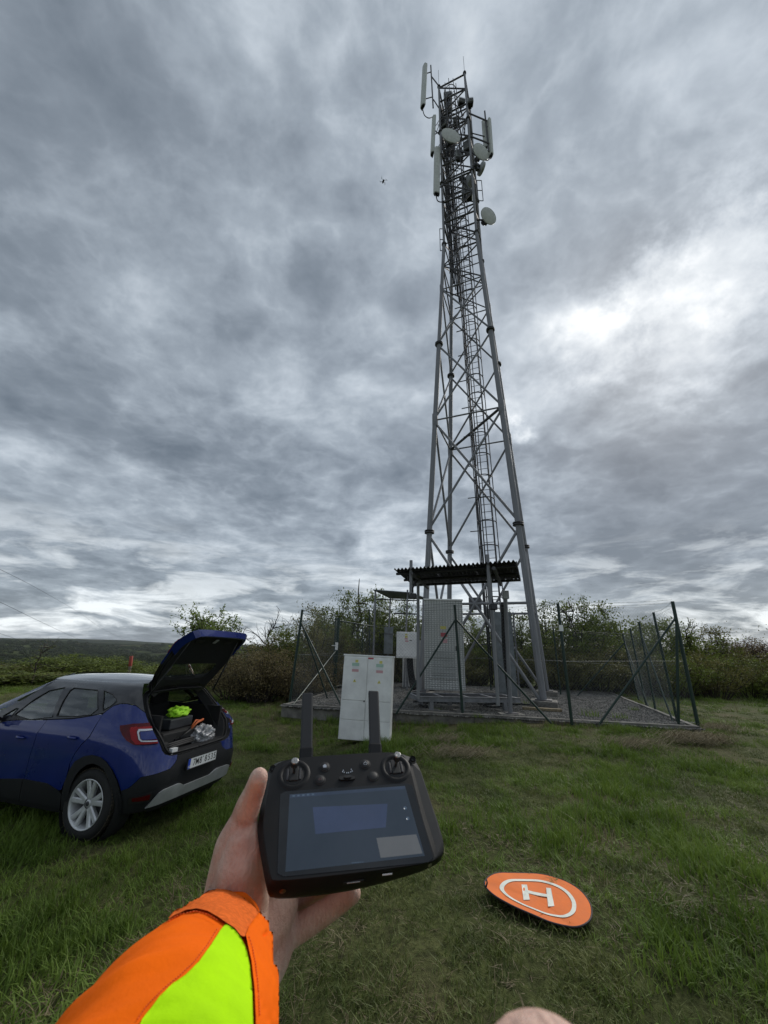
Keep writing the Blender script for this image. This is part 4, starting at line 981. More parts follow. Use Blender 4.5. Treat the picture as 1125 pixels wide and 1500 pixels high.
# tail lights (outer halves stay on the body)
CP('tail_light', [(-.325, 1.075), (-.328, 1.113), (-.50, 1.135), (-.683, 1.139), (-.695, 1.08), (-.725, .985), (-.742, .935), (-.716, .932), (-.478, .937), (-.40, .975), (-.351, 1.023)], M_redl, car, off=.016, thick=.03)
CP('tail_light_band', [(-.47, 1.105), (-.70, 1.105), (-.703, 1.085), (-.545, 1.082), (-.525, 1.06), (-.53, .985), (-.555, .965), (-.73, .955), (-.735, .942), (-.50, .942), (-.455, .99), (-.45, 1.07)], M_redb, car, off=.022, thick=.02)
CP('light_guide', [(-.555, 1.087), (-.70, 1.083), (-.703, 1.068), (-.565, 1.066), (-.55, 1.05), (-.553, .995), (-.575, .978), (-.728, .967), (-.731, .957), (-.56, .966), (-.535, .99), (-.532, 1.06)], M_clear, car, off=.027, thick=.02)
CP('lamp_body_inset', [(-.566, 1.063), (-.703, 1.064), (-.725, .981), (-.578, .983), (-.556, 1.0)], M_blue, car, off=.022, thick=.02)
# opening frame: black returns and grey seal
OP = [(UC, .772), (-.93, .778), (-.889, .785), (-.82, .81), (-.785, .85), (-.72, 1.01), (-.665, 1.17), (-.645, 1.235), (-.617, 1.36), (-.62, 1.42), (-.66, 1.455), (-.80, 1.475), (UC, 1.485)]
IN = [(UC, .80), (-.95, .805), (-.90, .82), (-.86, .87), (-.79, 1.01), (-.735, 1.17), (-.70, 1.33), (-.71, 1.39), (-.76, 1.425), (UC, 1.445)]
oo = OP+[(2*UC-u, z) for u, z in reversed(OP[1:-1])]
b = MB(); N = 96
def resample(P, N):
    P = [np.array(p) for p in P]+[np.array(P[0])]; L = np.r_[0, np.cumsum([np.linalg.norm(b_-a_) for a_, b_ in zip(P[:-1], P[1:])])]
    out = []
    for s in np.linspace(0, L[-1], N, endpoint=False): k = min(np.searchsorted(L, s, 'right')-1, len(P)-2); t = (s-L[k])/(L[k+1]-L[k]); out.append(P[k]*(1-t)+P[k+1]*t)
    return out
o1 = resample(oo, N); i1 = resample(IN+[(2*UC-u, z) for u, z in reversed(IN[1:-1])], N)
rings = [[CS(*p, 0.0) for p in o1], [CS(*p, -.035) for p in o1], [CS(*p, -.045) for p in i1], [CS(*p, -.16) for p in i1]]
b.add([q for r_ in rings for q in r_], [(k*N+i, k*N+(i+1) % N, (k+1)*N+(i+1) % N, (k+1)*N+i) for k in range(3) for i in range(N)], False); b.build('boot_frame', M_trim, car)
MB().tube([CS(*p, -.025) for p in [a_*.35+c_*.65 for a_, c_ in zip(o1, i1)]]+[CS(*(o1[0]*.35+i1[0]*.65), -.025)], .011, 6).build('boot_seal', M_clad, car)
# roof
b = MB(); NX, NY = 22, 17; V = []
for i in range(NX):
    s = i/(NX-1); x = 1.47-(1.47+.035)*s; w = .52*(1-min(.998, (CX-x)/1.45)**6.5)**(1/6.5) if x < CX else .52
    for j in range(NY):
        y = -w+2*w*j/(NY-1); q = 1-(abs(y)/w)**2.4; V.append((x+.06*q*(1 if s < .1 else 0), y, 1.532+q*(.045+.028*math.sin(math.pi*min(1, s*1.05)))))
b.add(V, [(i*NY+j, i*NY+j+1, (i+1)*NY+j+1, (i+1)*NY+j) for i in range(NX-1) for j in range(NY-1)], True); b.build('roof', M_rooft, car)
MB().lathe([(.03, 0), (.022, .03), (.006, .06), (0, .065)], (.05, 0, 1.575), (-.4, 0, 1), 10).build('roof_antenna', M_black, car)
# windscreen and bonnet
def ruled(name, A, B_, m, n=14, k=10, bulge=.06):
    b = MB(); V = []
    for i in range(n+1):
        for j in range(k+1):
            u = i/n; v = j/k; p = lerp(lerp(np.array(A[0]), np.array(A[1]), u), lerp(np.array(B_[0]), np.array(B_[1]), u), v); q = 1-(2*u-1)**2; V.append(p+np.array((bulge*q, 0, bulge*.5*q)))
    b.add(V, [(i*(k+1)+j, i*(k+1)+j+1, (i+1)*(k+1)+j+1, (i+1)*(k+1)+j) for i in range(n) for j in range(k)], True); return b.build(name, m, car)
ruled('windscreen', [(1.47, .50, 1.53), (1.47, -.50, 1.53)], [(2.42, .74, 1.03), (2.42, -.74, 1.03)], M_glass, bulge=.13)
ruled('bonnet', [(2.40, .80, 1.0), (2.40, -.80, 1.0)], [(3.30, .72, .90), (3.30, -.72, .90)], M_blue, bulge=.12)
# door mirror
for s in (1, -1):
    mo = MB().sphere((1.78, s*1.02, 1.10), (.07, .12, .085), 14).build('door_mirror', M_blue, car); MB().box((1.80, s*.90, 1.07), (.06, .14, .03)).build('mirror_stalk', M_black, car); MB().box((1.712, s*1.02, 1.10), (.008, .19, .12)).build('mirror_glass', M_clear, mo)
# cabin: floor, boot lining, seats
MB().box((1.45, 0, .27), (3.5, 1.45, .1)).build('underbody', M_trim, car)
b = MB(); b.box((.02, 0, .74), (1.0, 1.08, .03)); b.box((.02, .55, .95), (1.0, .03, .5)); b.box((.02, -.55, .95), (1.0, .03, .5)); b.build('boot_lining', M_trim, car)
b = MB(); b.cbox((.50, 0, .93), (.14, 1.25, .55), .05, None); b.build('rear_bench_back', M_seat, car); MB().cbox((.75, 0, .58), (.5, 1.25, .18), .05).build('rear_bench', M_seat, car)
for y in (.38, -.38): MB().cbox((.50, y, 1.27), (.10, .28, .16), .04).build('headrest', M_seat, car)
for y in (.36, -.36):
    MB().cbox((1.32, y, .95), (.16, .50, .62), .06).build('front_seat_back', M_seat, car); MB().cbox((1.32, y, 1.33), (.10, .28, .17), .04).build('headrest', M_seat, car); MB().cbox((1.6, y, .58), (.5, .5, .18), .05).build('front_seat', M_seat, car)
MB().cbox((2.2, 0, .90), (.45, 1.3, .22), .05).build('dashboard', M_trim, car)
MB().lathe([(.17, .012), (.185, 0), (.17, -.012), (.165, 0), (.17, .012)], (1.92, .36, .98), (-.9, 0, .4), 24).build('steering_wheel', M_black, car)
# wheels
def wheel(x, y, detail=True):
    s = 1 if y > 0 else -1
    k0 = len(COL.objects)
    w = MB().lathe([(.235, -.105), (.25, -.115), (.29, -.118), (.322, -.100), (.331, -.07)], (x, y, .345), (0, s, 0), 48).build('tyre', M_tyre, car)
    MB().lathe([(.331, -.07), (.333, 0), (.331, .07)], (x, y, .345), (0, s, 0), 48).build('tread', M_mud, w)
    MB().lathe([(.331, .07), (.322, .100), (.29, .118), (.25, .115), (.235, .105)], (x, y, .345), (0, s, 0), 48).build('sidewall', M_tyre, w)
    tb_ = MB()
    for k in range(64):
        a = 2*math.pi*k/64
        for q in (-1, 1):
            c = np.array((x+.335*math.cos(a+.03*q), y+q*.055, .345+.335*math.sin(a+.03*q))); M_ = np.array([[math.cos(a), 0, -math.sin(a)], [0, 1, 0], [math.sin(a), 0, math.cos(a)]]); tb_.box(c, (.010, .075, .022), M_)
    tag(tb_.build('tread_blocks', M_mud, w), kind='stuff')
    r_ = MB().lathe([(.238, .112), (.232, .118), (.222, .100), (.210, .03), (.205, -.09), (.235, -.10)], (x, y, .345), (0, s, 0), 48).build('rim', M_alloy, car)
    MB().lathe([(0, -.01), (.19, -.01), (.19, -.03)], (x, y, .345), (0, s, 0), 24).build('brake_disc', M_galvd, car)
    MB().lathe([(.0, .088), (.03, .088), (.038, .078), (.06, .07), (.06, .02), (0, .02)], (x, y, .345), (0, s, 0), 20).build('hub', M_alloy, r_)
    MB().lathe([(.0, .093), (.022, .093), (.026, .086)], (x, y, .345), (0, s, 0), 16).build('hub_cap', M_dark, r_)
    for k in range(5):
        for e, tw in ((-1, 0), (1, 0)):
            a = 2*math.pi*k/5+.30; V = []
            for rr, wd, hh, sp in ((.045, .026, .082, .25), (.12, .026, .088, .25), (.222, .028, .100, .222)):
                an = a+e*sp*(.5+.5*rr/.222)
                c = np.array((math.cos(an)*rr, 0, math.sin(an)*rr)); t = np.array((-math.sin(an), 0, math.cos(an)))
                for d_, h_ in ((-wd, hh-.008), (-wd*.6, hh+.004), (wd*.6, hh+.004), (wd, hh-.008), (wd*.8, hh-.045), (-wd*.8, hh-.045)):
                    q = c+t*d_; V.append((x+q[0], y+s*h_, .345+q[2]))
            Fc = [(i*6+j, i*6+(j+1) % 6, (i+1)*6+(j+1) % 6, (i+1)*6+j) for i in range(2) for j in range(6)]
            MB().add(V, Fc, False).build('spoke', M_alloy, r_)
    MB().lathe([(.39, -.16), (.40, 0), (.39, .09)], (x, y, .345), (0, s, 0), 32).build('wheel_arch_liner', M_trim, car)
for x in (0, FA):
    for y in (.775, -.775): wheel(x, y)
# number plate
pw = .52; plate = MB().cbox((-.724, 0, .655), (.012, pw, .11), .003).build('number_plate', M_lab, car)
MB().box((-.7305, pw/2-.022, .655), (.002, .040, .104)).build('blue_band', mat('blue_label', (.01, .06, .45), .5, 0, .02), plate)
M_frame = M_black
b = MB()
for z in (-1, 1): b.box((-.726, 0, .655+z*.06), (.012, pw+.02, .012))
for y in (-1, 1): b.box((-.726, y*(pw/2+.006), .655), (.012, .012, .13))
b.build('plate_frame', M_frame, plate)
RB = Matrix(((0, 0, -1, -.7315), (-1, 0, 0, 0), (0, 1, 0, 0), (0, 0, 0, 1)))
for ch, yy in (('7', .165), ('M', .110), ('8', .050), ('8', -.045), ('5', -.105), ('3', -.160), ('5', -.215)):
    o = link('plate_character', text_mesh('plate_character', ch, .104, M_ink, .0006, .0003, .80), plate)
    o.matrix_parent_inverse = Matrix(); o.matrix_local = Matrix.Translation((0, yy-.012, .653)) @ RB
o = link('plate_character', text_mesh('plate_character', 'CZ', .030, M_lab, .0006, .0004, .9), plate); o.matrix_local = Matrix.Translation((-.002, pw/2-.022, .622)) @ RB
b = MB()
for z in (.675, .645):
    b.lathe([(0, 0), (.007, 0), (.007, .001)], (-.7312, .006 if z > .66 else .006, z), (-1, 0, 0), 10)
o = MB().lathe([(.0, 0), (.008, 0), (.008, .001)], (-.7312, -.0, .688), (-1, 0, 0), 10).build('plate_seal', M_greym, plate)
# tailgate, lifted about its hinge
HX, HZ, PHI = -.13, 1.515, R(-104)
def lift(p): dx, dz = p[0]-HX, p[2]-HZ; c, s = math.cos(PHI), math.sin(PHI); return np.array((HX+dx*c-dz*s, p[1]/(FARW(p[2]) if p[1] < 0 else 1), HZ+dx*s+dz*c))
TGo = [(-1.16, .752), (-.87, .758), (-.80, .785), (-.765, .84), (-.725, .945), (-.702, 1.08), (-.688, 1.14), (-.662, 1.20)]
TGt = [(-.64, 1.33), (-.62, 1.44), (-.64, 1.50)]
WIN = [(-.86, 1.20), (-.80, 1.25), (-.80, 1.34), (-.86, 1.40), (-1.1, 1.42)]
def M2(P): return P+[(2*UC-u, z) for u, z in reversed(P)]
tg = CP('tailgate_lower_skin', M2(TGo), M_blue, car, off=.012, thick=.02, xf=lift, mirror=False, grid=.08)[0]
CP('tailgate_upper_frame', M2([(-.660, 1.204)]+TGt), M_roofp, car, off=.012, thick=.02, xf=lift, mirror=False, holes=[M2([(-.88, 1.24), (-.80, 1.27), (-.79, 1.36), (-.84, 1.42), (-1.1, 1.435)])], grid=.08)
CP('rear_window', M2([(-.88, 1.24), (-.80, 1.27), (-.79, 1.36), (-.84, 1.42), (-1.1, 1.435)]), M_privacy, car, off=.004, thick=.004, xf=lift, mirror=False, grid=.08)
CP('tailgate_trim', M2([(-1.14, .775), (-.90, .78), (-.84, .81), (-.80, .87), (-.765, .98), (-.74, 1.10), (-.70, 1.2), (-.68, 1.33), (-.67, 1.42), (-.70, 1.475)]), M_trim, car, off=-.052, thick=.02, offin=-.012, xf=lift, mirror=False, holes=[M2([(-.90, 1.22), (-.83, 1.26), (-.82, 1.36), (-.87, 1.405), (-1.1, 1.42)])], grid=.08)
CP('tailgate_seal_edge', M2([(-1.15, .762), (-.88, .768), (-.82, .795), (-.78, .85), (-.74, .96), (-.715, 1.10), (-.672, 1.2), (-.652, 1.33), (-.64, 1.46)]), M_black, car, off=-.008, offin=-.03, xf=lift, mirror=False, grid=.10, holes=[M2([(-.90, 1.22), (-.83, 1.26), (-.82, 1.36), (-.87, 1.405), (-1.1, 1.42)])])
CP('tailgate_lip', M2([(-1.16, .748), (-.87, .754), (-.795, .782), (-.758, .84), (-.722, .945), (-.705, 1.05), (-.732, 1.05), (-.752, .955), (-.79, .865), (-.83, .812), (-.90, .782), (-1.14, .776)]), M_blue, car, off=.010, offin=-.075, xf=lift, mirror=False, grid=.06)
CP('spoiler', M2([(-.62, 1.44), (-.61, 1.50), (-.66, 1.535)]), M_roofp, car, off=.035, offin=-.01, xf=lift, mirror=False, grid=.1)
CP('tailgate_light', [(-.705, 1.105), (-.725, .99), (-.742, .95), (-.95, .955), (-.95, .975), (-.80, .985), (-.80, 1.06), (-.95, 1.07), (-.95, 1.11)], M_redb, car, off=.02, thick=.02, xf=lift)
for u in (UC-.32, UC+.32): CP('trim_recess', [(u-.09, .90), (u-.07, .94), (u+.07, .94), (u+.09, .90)], M_black, car, off=-.054, thick=.006, xf=lift, mirror=False)
CP('latch', [(UC-.03, .86), (UC-.03, .93), (UC+.03, .93), (UC+.03, .86)], M_silver, car, off=-.055, thick=.01, xf=lift, mirror=False)
for u in (UC-.17, UC+.05): CP('plate_lamp', [(u, .768), (u, .785), (u+.09, .785), (u+.09, .768)], M_clear, car, off=.016, thick=.008, xf=lift, mirror=False)
CP('rear_wiper', [(UC-.33, 1.235), (UC-.33, 1.25), (UC+.05, 1.26), (UC+.05, 1.235)], M_black, car, off=.02, thick=.01, xf=lift, mirror=False)
for s in (1, -1):
    a = np.array((-.25, s*.60, 1.40)); c = lift(CS(-.84, .86, -.03)); c[1] = s*abs(c[1])*.93
    MB().tube([a, lerp(a, c, .5)], .012, 8).build('gas_strut', M_black, car); MB().tube([lerp(a, c, .45), c], .006, 6).build('strut_rod', M_galvd, car)
    MB().box((-.10, s*.42, 1.505), (.12, .05, .03)).build('hinge', M_black, car)
# things lying in the boot (car frame turned into world places)
CY = 2.85655; Cc, Cs = math.cos(CY), math.sin(CY)
def cw(x, y, z): return (-2.9175+x*Cc-y*Cs, 5.9526+x*Cs+y*Cc, -.409+z)
bt_ = thing('equipment_case', 'black hard case lying in the open boot under the grey case', 'case', cw(-.22, .10, .757), CY)
MB().cbox((0, 0, .11), (.38, .62, .22), .02).build('shell', M_black, bt_); MB().box((-.195, 0, .12), (.015, .2, .03)).build('handle', M_clad, bt_)
g2 = thing('equipment_case', 'grey box on top of the black case in the open boot', 'case', cw(-.16, .02, .98), CY+.1)
MB().cbox((0, 0, .065), (.30, .46, .12), .015).build('shell', mat('grey_case', (.035, .04, .047), .5, 0, .2), g2)
def blob(name, c, r, m, lab, cat, amp=.3, sub=4, sc_=7, seed=0, rz=0):
    bm = bmesh.new(); bmesh.ops.create_icosphere(bm, subdivisions=sub, radius=1)
    from mathutils import noise
    for v in bm.verts:
        p = v.co.normalized(); n_ = noise.fractal(p*sc_*.35+Vector((seed, 0, 0)), 1.0, 2.0, 3)+.5*abs(noise.noise(p*sc_+Vector((seed, 3, 0))))
        q = p*(1+amp*n_); v.co = Vector((q.x*r[0], q.y*r[1], max(q.z, -.62)*r[2]))
    me = bpy.data.meshes.new(name); bm.to_mesh(me); bm.free(); me.materials.append(m)
    for p in me.polygons: p.use_smooth = True
    o = link(name, me, None, c); o.rotation_euler = (0, 0, rz); return tag(o, lab, cat)
blob('vest_bundle', cw(-.20, -.02, 1.155), (.09, .15, .065), mat('fluorescent_yellow', (.42, .85, .03), .8, 0, .12, 20), 'crumpled fluorescent yellow vest on top of the cases in the boot', 'vest', .5, 4, 6, 2, CY)
blob('plastic_bag', cw(-.42, -.30, .85), (.12, .20, .125), mat('silver_plastic_film', (.45, .45, .46), .3, .1, .3, 12, .6, 22), 'crumpled silvery plastic bag at the right of the open boot', 'bag', .35, 5, 9, 5, CY)
so_ = thing('folded_strap', 'orange handled tool lying between the case and the plastic bag', 'tool', cw(-.42, -.14, 1.0), CY)
M_or = mat('orange_handle', (.60, .13, .03), .6, 0, .1)
MB().tube([(-.02, .10, -.03), (0, -.02, .03), (.02, -.16, .05)], .014, 6).build('handle', M_or, so_); MB().tube([(0, .07, .0), (.05, -.05, .05), (.06, -.16, .03)], .012, 6).build('handle', M_or, so_); MB().tube([(-.02, .10, -.03), (-.04, .3, -.10)], .012, 6).build('shaft', M_black, so_)
tri = thing('tripod', 'folded black tripod lying at the left of the boot', 'tripod', cw(-.50, .18, .80), CY)
for k in range(3): MB().tube([(0, -.22, .04+.02*k), (.02*k, .12, .03+.015*k), (.03*k-.03, .28, .02+.02*k)], .014, 6).build('leg', M_black, tri)
MB().cbox((0, .30, .06), (.08, .10, .10), .02).build('head', M_black, tri)
o = MB().cbox((0, 0, .03), (.05, .09, .06), .004).build('paper_pack', M_lab, None, cw(-.60, .40, .785)); o.rotation_euler = (0, 0, CY); tag(o, 'small white pack on the left edge of the boot sill', 'pack')
# ---------------------------------------------------------------- the hand held drone controller (local frame: x right, y up its face, z out of the face)
RM = np.array([[0.9824, -0.1719, 0.0734], [0.1815, 0.7839, -0.5938], [0.0446, 0.5966, 0.8013]]); RO_ = np.array([-.02468, .56461, 1.40668])
rc = thing('remote_controller', 'black remote controller with built in screen and two raised antennas in the left hand', 'remote controller', (0, 0, 0))
rc.matrix_world = Matrix([list(RM[i])+[RO_[i]] for i in range(3)]+[[0, 0, 0, 1]])
M_rc = mat('matt_black_plastic', (.0075, .008, .009), .55, 0, .12, 60, .06, 900, bdist=.0004, spec=.28)
M_rc2 = mat('rubber_grip', (.016, .017, .018), .62, 0, .15, 30, .12, 700, bdist=.0004)
M_screen_glass = mat('screen_glass', (.010, .012, .015), .10, 0, .3, 25, spec=.5)
mm = .001
def chaikin(P, n=2, keep=.22):
    for _ in range(n):
        Q = []
        for i in range(len(P)): a, c = np.array(P[i], float), np.array(P[(i+1) % len(P)], float); Q += [a*(1-keep)+c*keep, a*keep+c*(1-keep)]
        P = Q
    return P
Fo = [(-104, 70), (-97, 88), (-66, 93), (46, 93), (75, 90), (86, 78), (86, 45), (86, 0), (88, -30), (89.5, -50.5), (0, -51.5), (-88, -50.5), (-92, -45), (-107, 6), (-106, 30)]
Uo = [(-111, 78), (-101, 95), (-67, 99), (46.7, 98), (78, 96.5), (97, 86), (103, 67), (105, 19), (107, -5), (107, -28), (101, -42.5), (0, -55), (-91, -54), (-96, -47), (-113, 6), (-112, 30)]
Fo = Fo[:9]+[(89, -42)]+Fo[9:]
layers = [(Fo, 0), (Uo, -9), (Uo, -20)]
b = MB(); LY = [chaikin(P) for P, z in layers]; zz = [0, -9, -18]
in1 = [(np.array(p)*.985) for p in LY[1]]; in2 = [np.array(p)*.93 for p in LY[1]]
LY = [[np.array(p)*.994 for p in LY[0]], LY[0], LY[1], in1, in2]; zz = [.0, -1.0, -9, -22, -30]
n = len(LY[0]); V = [(p[0]*mm, p[1]*mm, z*mm) for P, z in zip(LY, zz) for p in P]
b.add(V, [(i*n+k, i*n+(k+1) % n, (i+1)*n+(k+1) % n, (i+1)*n+k) for i in range(4) for k in range(n)], True)
b.f += [tuple(range(n))[::-1], tuple(4*n+k for k in range(n))]; b.sm += [False, False]
body = b.build('body', M_rc, rc)
def plate(name, poly, z0, z1, m, parent=rc, r=2, keep=.06):
    P = chaikin(poly, r, keep); return MB().prism([(p[0]*mm, p[1]*mm) for p in P], z0*mm, z1*mm).build(name, m, parent)
plate('grip_panel', [(87.5, 70), (92, 72), (100, 60), (102, 19), (103, -5), (102.5, -27), (97, -38), (91, -44), (90, -20), (88.5, 20)], -6, -3.2, M_rc2)
sg = plate('screen_glass', [(-89.5, 45), (82.5, 42.5), (87, -50), (-84.5, -47)], -.3, .35, M_screen_glass, keep=.04)
def scr_mat(name, c, e, c2=None): return mat(name, c, .12, 0, .3, 18, col2=c2, emit=(c, e))
M_s1 = scr_mat('screen_image', (.016, .024, .036), .45, (.011, .018, .027)); M_s2 = scr_mat('screen_picture', (.026, .038, .075), .45, (.014, .024, .048)); M_s3 = scr_mat('screen_map', (.070, .075, .080), .5, (.050, .055, .06)); M_s4 = scr_mat('screen_icon', (.045, .068, .10), .5); M_s5 = scr_mat('screen_bar', (.022, .033, .055), .45)
def sheet(name, poly, z, m, parent): return MB().prism([(x*mm, y*mm) for x, y in poly], z*mm, (z+.05)*mm).build(name, m, parent)
disp = sheet('display', [(-77.5, 40.5), (72.5, 39.5), (77.5, -43.5), (-76.5, -43)], .36, M_s1, sg)
sheet('status_bar', [(-77, 40), (72, 39), (72.3, 35), (-77, 36)], .42, M_s5, sg)
sheet('camera_view', [(-48.6, 22), (45, 18), (38, -9.5), (-45.2, -9)], .44, M_s2, sg)
sheet('map_view', [(25, -19.9), (73.1, -20.5), (75.5, -40.8), (27, -40.5)], .44, M_s3, sg)
for x, y, r_ in ((66.4, 10.8, 2.2), (66.9, -1.8, 2.2)): MB().lathe([(0, 0), (r_*mm, 0), (r_*mm, .1*mm)], (x*mm, y*mm, .46*mm), (0, 0, 1), 14).build('screen_button', M_s4, sg)
sheet('home_line', [(-6, -41.7), (7.5, -42.1), (7.5, -42.6), (-6, -42.3)], .46, M_s4, sg)
for k in range(5): sheet('status_icon', [(-74+k*6, 39), (-71+k*6, 39), (-71+k*6, 37), (-74+k*6, 37)], .47, M_s4, sg)
M_btn = mat('button_black', (.006, .006, .007), .6, 0, .1); M_mark = mat('button_marking', (.42, .46, .52), .5, 0, .05); M_knob = mat('stick_metal', (.46, .44, .42), .3, .9, .25, 300)
def disc(name, x, y, r, z0, z1, m, parent=rc, n_=28, ch=.6):
    return MB().lathe([(0, z1*mm), ((r-ch)*mm, z1*mm), (r*mm, (z1-ch)*mm), (r*mm, z0*mm)], (x*mm, y*mm, 0), (0, 0, 1), n_).build(name, m, parent)
for x, y in ((-73.8, 67.5), (64.8, 66.5)):
    MB().lathe([(14.5*mm, .1*mm), (16*mm, 1.6*mm), (19*mm, 1.8*mm), (21.5*mm, .0)], (x*mm, y*mm, 0), (0, 0, 1), 40).build('stick_ring', M_rc, rc)
    disc('stick_well', x, y, 14.6, -.5, .12, M_black)
    MB().cbox((x*mm, y*mm, 1.0*mm), (.012, .020, .003), .001).build('gimbal_slot', M_rc2, rc)
    for s in (-1, 1): MB().cbox(((x+s*8)*mm, (y-1)*mm, 1.2*mm), (.003, .016, .003), .0008).build('gimbal_arm', M_dark, rc)
    st = MB().lathe([(0, 0), (2.0*mm, 0), (2.0*mm, 11*mm), (3.4*mm, 12*mm), (3.7*mm, 13*mm), (3.7*mm, 20.5*mm), (4.6*mm, 21*mm), (4.6*mm, 23*mm), (3.4*mm, 23.8*mm), (1.5*mm, 22.6*mm), (0, 22.6*mm)], (x*mm, (y+1)*mm, 0), (.03, -.02, 1), 24).build('control_stick', M_knob, rc)
    b = MB()
    for k in range(18):
        a = 2*math.pi*k/18; b.box(((x+4.0*math.cos(a))*mm, (y+1+4.0*math.sin(a))*mm, 17*mm), (.0007, .0007, .007), rotz(a))
    b.build('knurling', M_dark, st)
for x, y, kind in ((-32.9, 75, 'home'), (23.1, 74.8, 'power'), (-39.5, 56.8, 'pause'), (31.8, 56.3, 'plain'), (-106+4, 79.5, 'plain'), (93, 79, 'ring')):
    r_ = 6.0 if kind != 'ring' else 4.2
    if kind == 'plain' and x < -90: r_ = 4.0
    bt = disc('button', x, y, r_, 0, 1.7 if abs(x) < 90 else -2.5, M_btn if kind != 'plain' else M_rc2)
    MB().lathe([(r_*mm, 0), ((r_+.3)*mm, 1.0*mm), ((r_+1.0)*mm, .9*mm), ((r_+1.3)*mm, 0)], (x*mm, y*mm, (0 if abs(x) < 90 else -4)*mm), (0, 0, 1), 28).build('button_rim', M_rc2, bt)
    if kind == 'power': MB().tube([((x+2.2*math.cos(a))*mm, (y+2.2*math.sin(a))*mm, 1.75*mm) for a in np.linspace(R(120), R(420), 14)], .0003, 4).build('power_symbol', M_mark, bt); MB().box((x*mm, (y+2)*mm, 1.75*mm), (.0006, .003, .0004)).build('power_symbol', M_mark, bt)
    if kind == 'home': MB().prism([((x+a)*mm, (y+c)*mm) for a, c in ((-2.2, -2), (2.2, -2), (2.2, .4), (3, .4), (0, 3), (-3, .4), (-2.2, .4))], 1.7*mm, 1.85*mm).build('home_symbol', M_mark, bt)
    if kind == 'pause':
        b = MB()
        for s in (-1, 1): b.box(((x+s*1.2)*mm, y*mm, 1.75*mm), (.0008, .0034, .0003))
        b.build('pause_symbol', mat('dim_marking', (.12, .06, .06), .5, 0, 0), bt)
sw = plate('mode_switch', [(-14.6, 59), (6.9, 58), (6.9, 52.5), (-14.6, 53.3)], 0, 2.2, M_btn, keep=.2); plate('switch_knob', [(-8, 58), (2, 57.6), (2, 54), (-8, 54.2)], 2.2, 4.2, M_rc2, sw, keep=.2)
b = MB()
for a, c in ((-9, 66), (-7, 65), (-3.5, 64), (-1, 64), (2, 65), (4, 66), (-8, 68), (3, 68.5)): b.box((a*mm, c*mm, .15*mm), (.0012, .0016, .0004))
b.build('light_dots', M_mark, rc)
# underside ports
pb = MB(); pb.cbox((8*mm*0-.004, -53.8*mm, -10*mm), (.022, .0012, .004), .0005); pb.build('port_flap', M_rc2, rc)
MB().box((-.004, -54.6*mm, -9*mm), (.014, .0008, .0006)).build('port_marking', M_mark if False else M_greyp, rc)
MB().box((.033, -52.9*mm, -6*mm), (.011, .0012, .0009)).build('port_glint', M_lab, rc)  # white strip laid on as a painted glint at the port
MB().lathe([(0, .6*mm), (2.6*mm, .6*mm), (3.4*mm, 0)], (-.078, -54*mm, -10*mm), (0, -1, 0), 16).build('strap_screw', mat('brass_screw', (.20, .11, .06), .4, .8, .2), rc)
MB().lathe([(0, .6*mm), (2.0*mm, .6*mm), (2.6*mm, 0)], (.084, -47*mm, -10*mm), (.3, -1, 0), 16).build('strap_screw', M_knob, rc)
# antennas
M_ant = mat('antenna_plastic', (.014, .0145, .016), .5, 0, .1, 80)
for x, lean in ((-58, -1.5), (42, 9)):
    an = R(12); L = 104; base = np.array((x, 97, -13.))*mm
    yv = np.array((lean/L, math.cos(an), math.sin(an))); yv /= np.linalg.norm(yv); xv = np.array((1, 0, 0))-yv*yv[0]; xv /= np.linalg.norm(xv); zv = np.cross(xv, yv)
    MM = np.array([xv, yv, zv]).T
    MB().cbox(base+yv*(L/2+9)*mm, (.0175, (L-12)*mm, .0065), .0022, MM).build('antenna', M_ant, rc)
    MB().cbox(base+yv*7*mm, (.0195, .022, .0085), .0025, MM).build('antenna_joint', M_rc, rc)
    MB().tube([base+xv*-.011-yv*.004, base+xv*.011-yv*.004], .0065, 14).build('antenna_hinge', M_rc, rc)

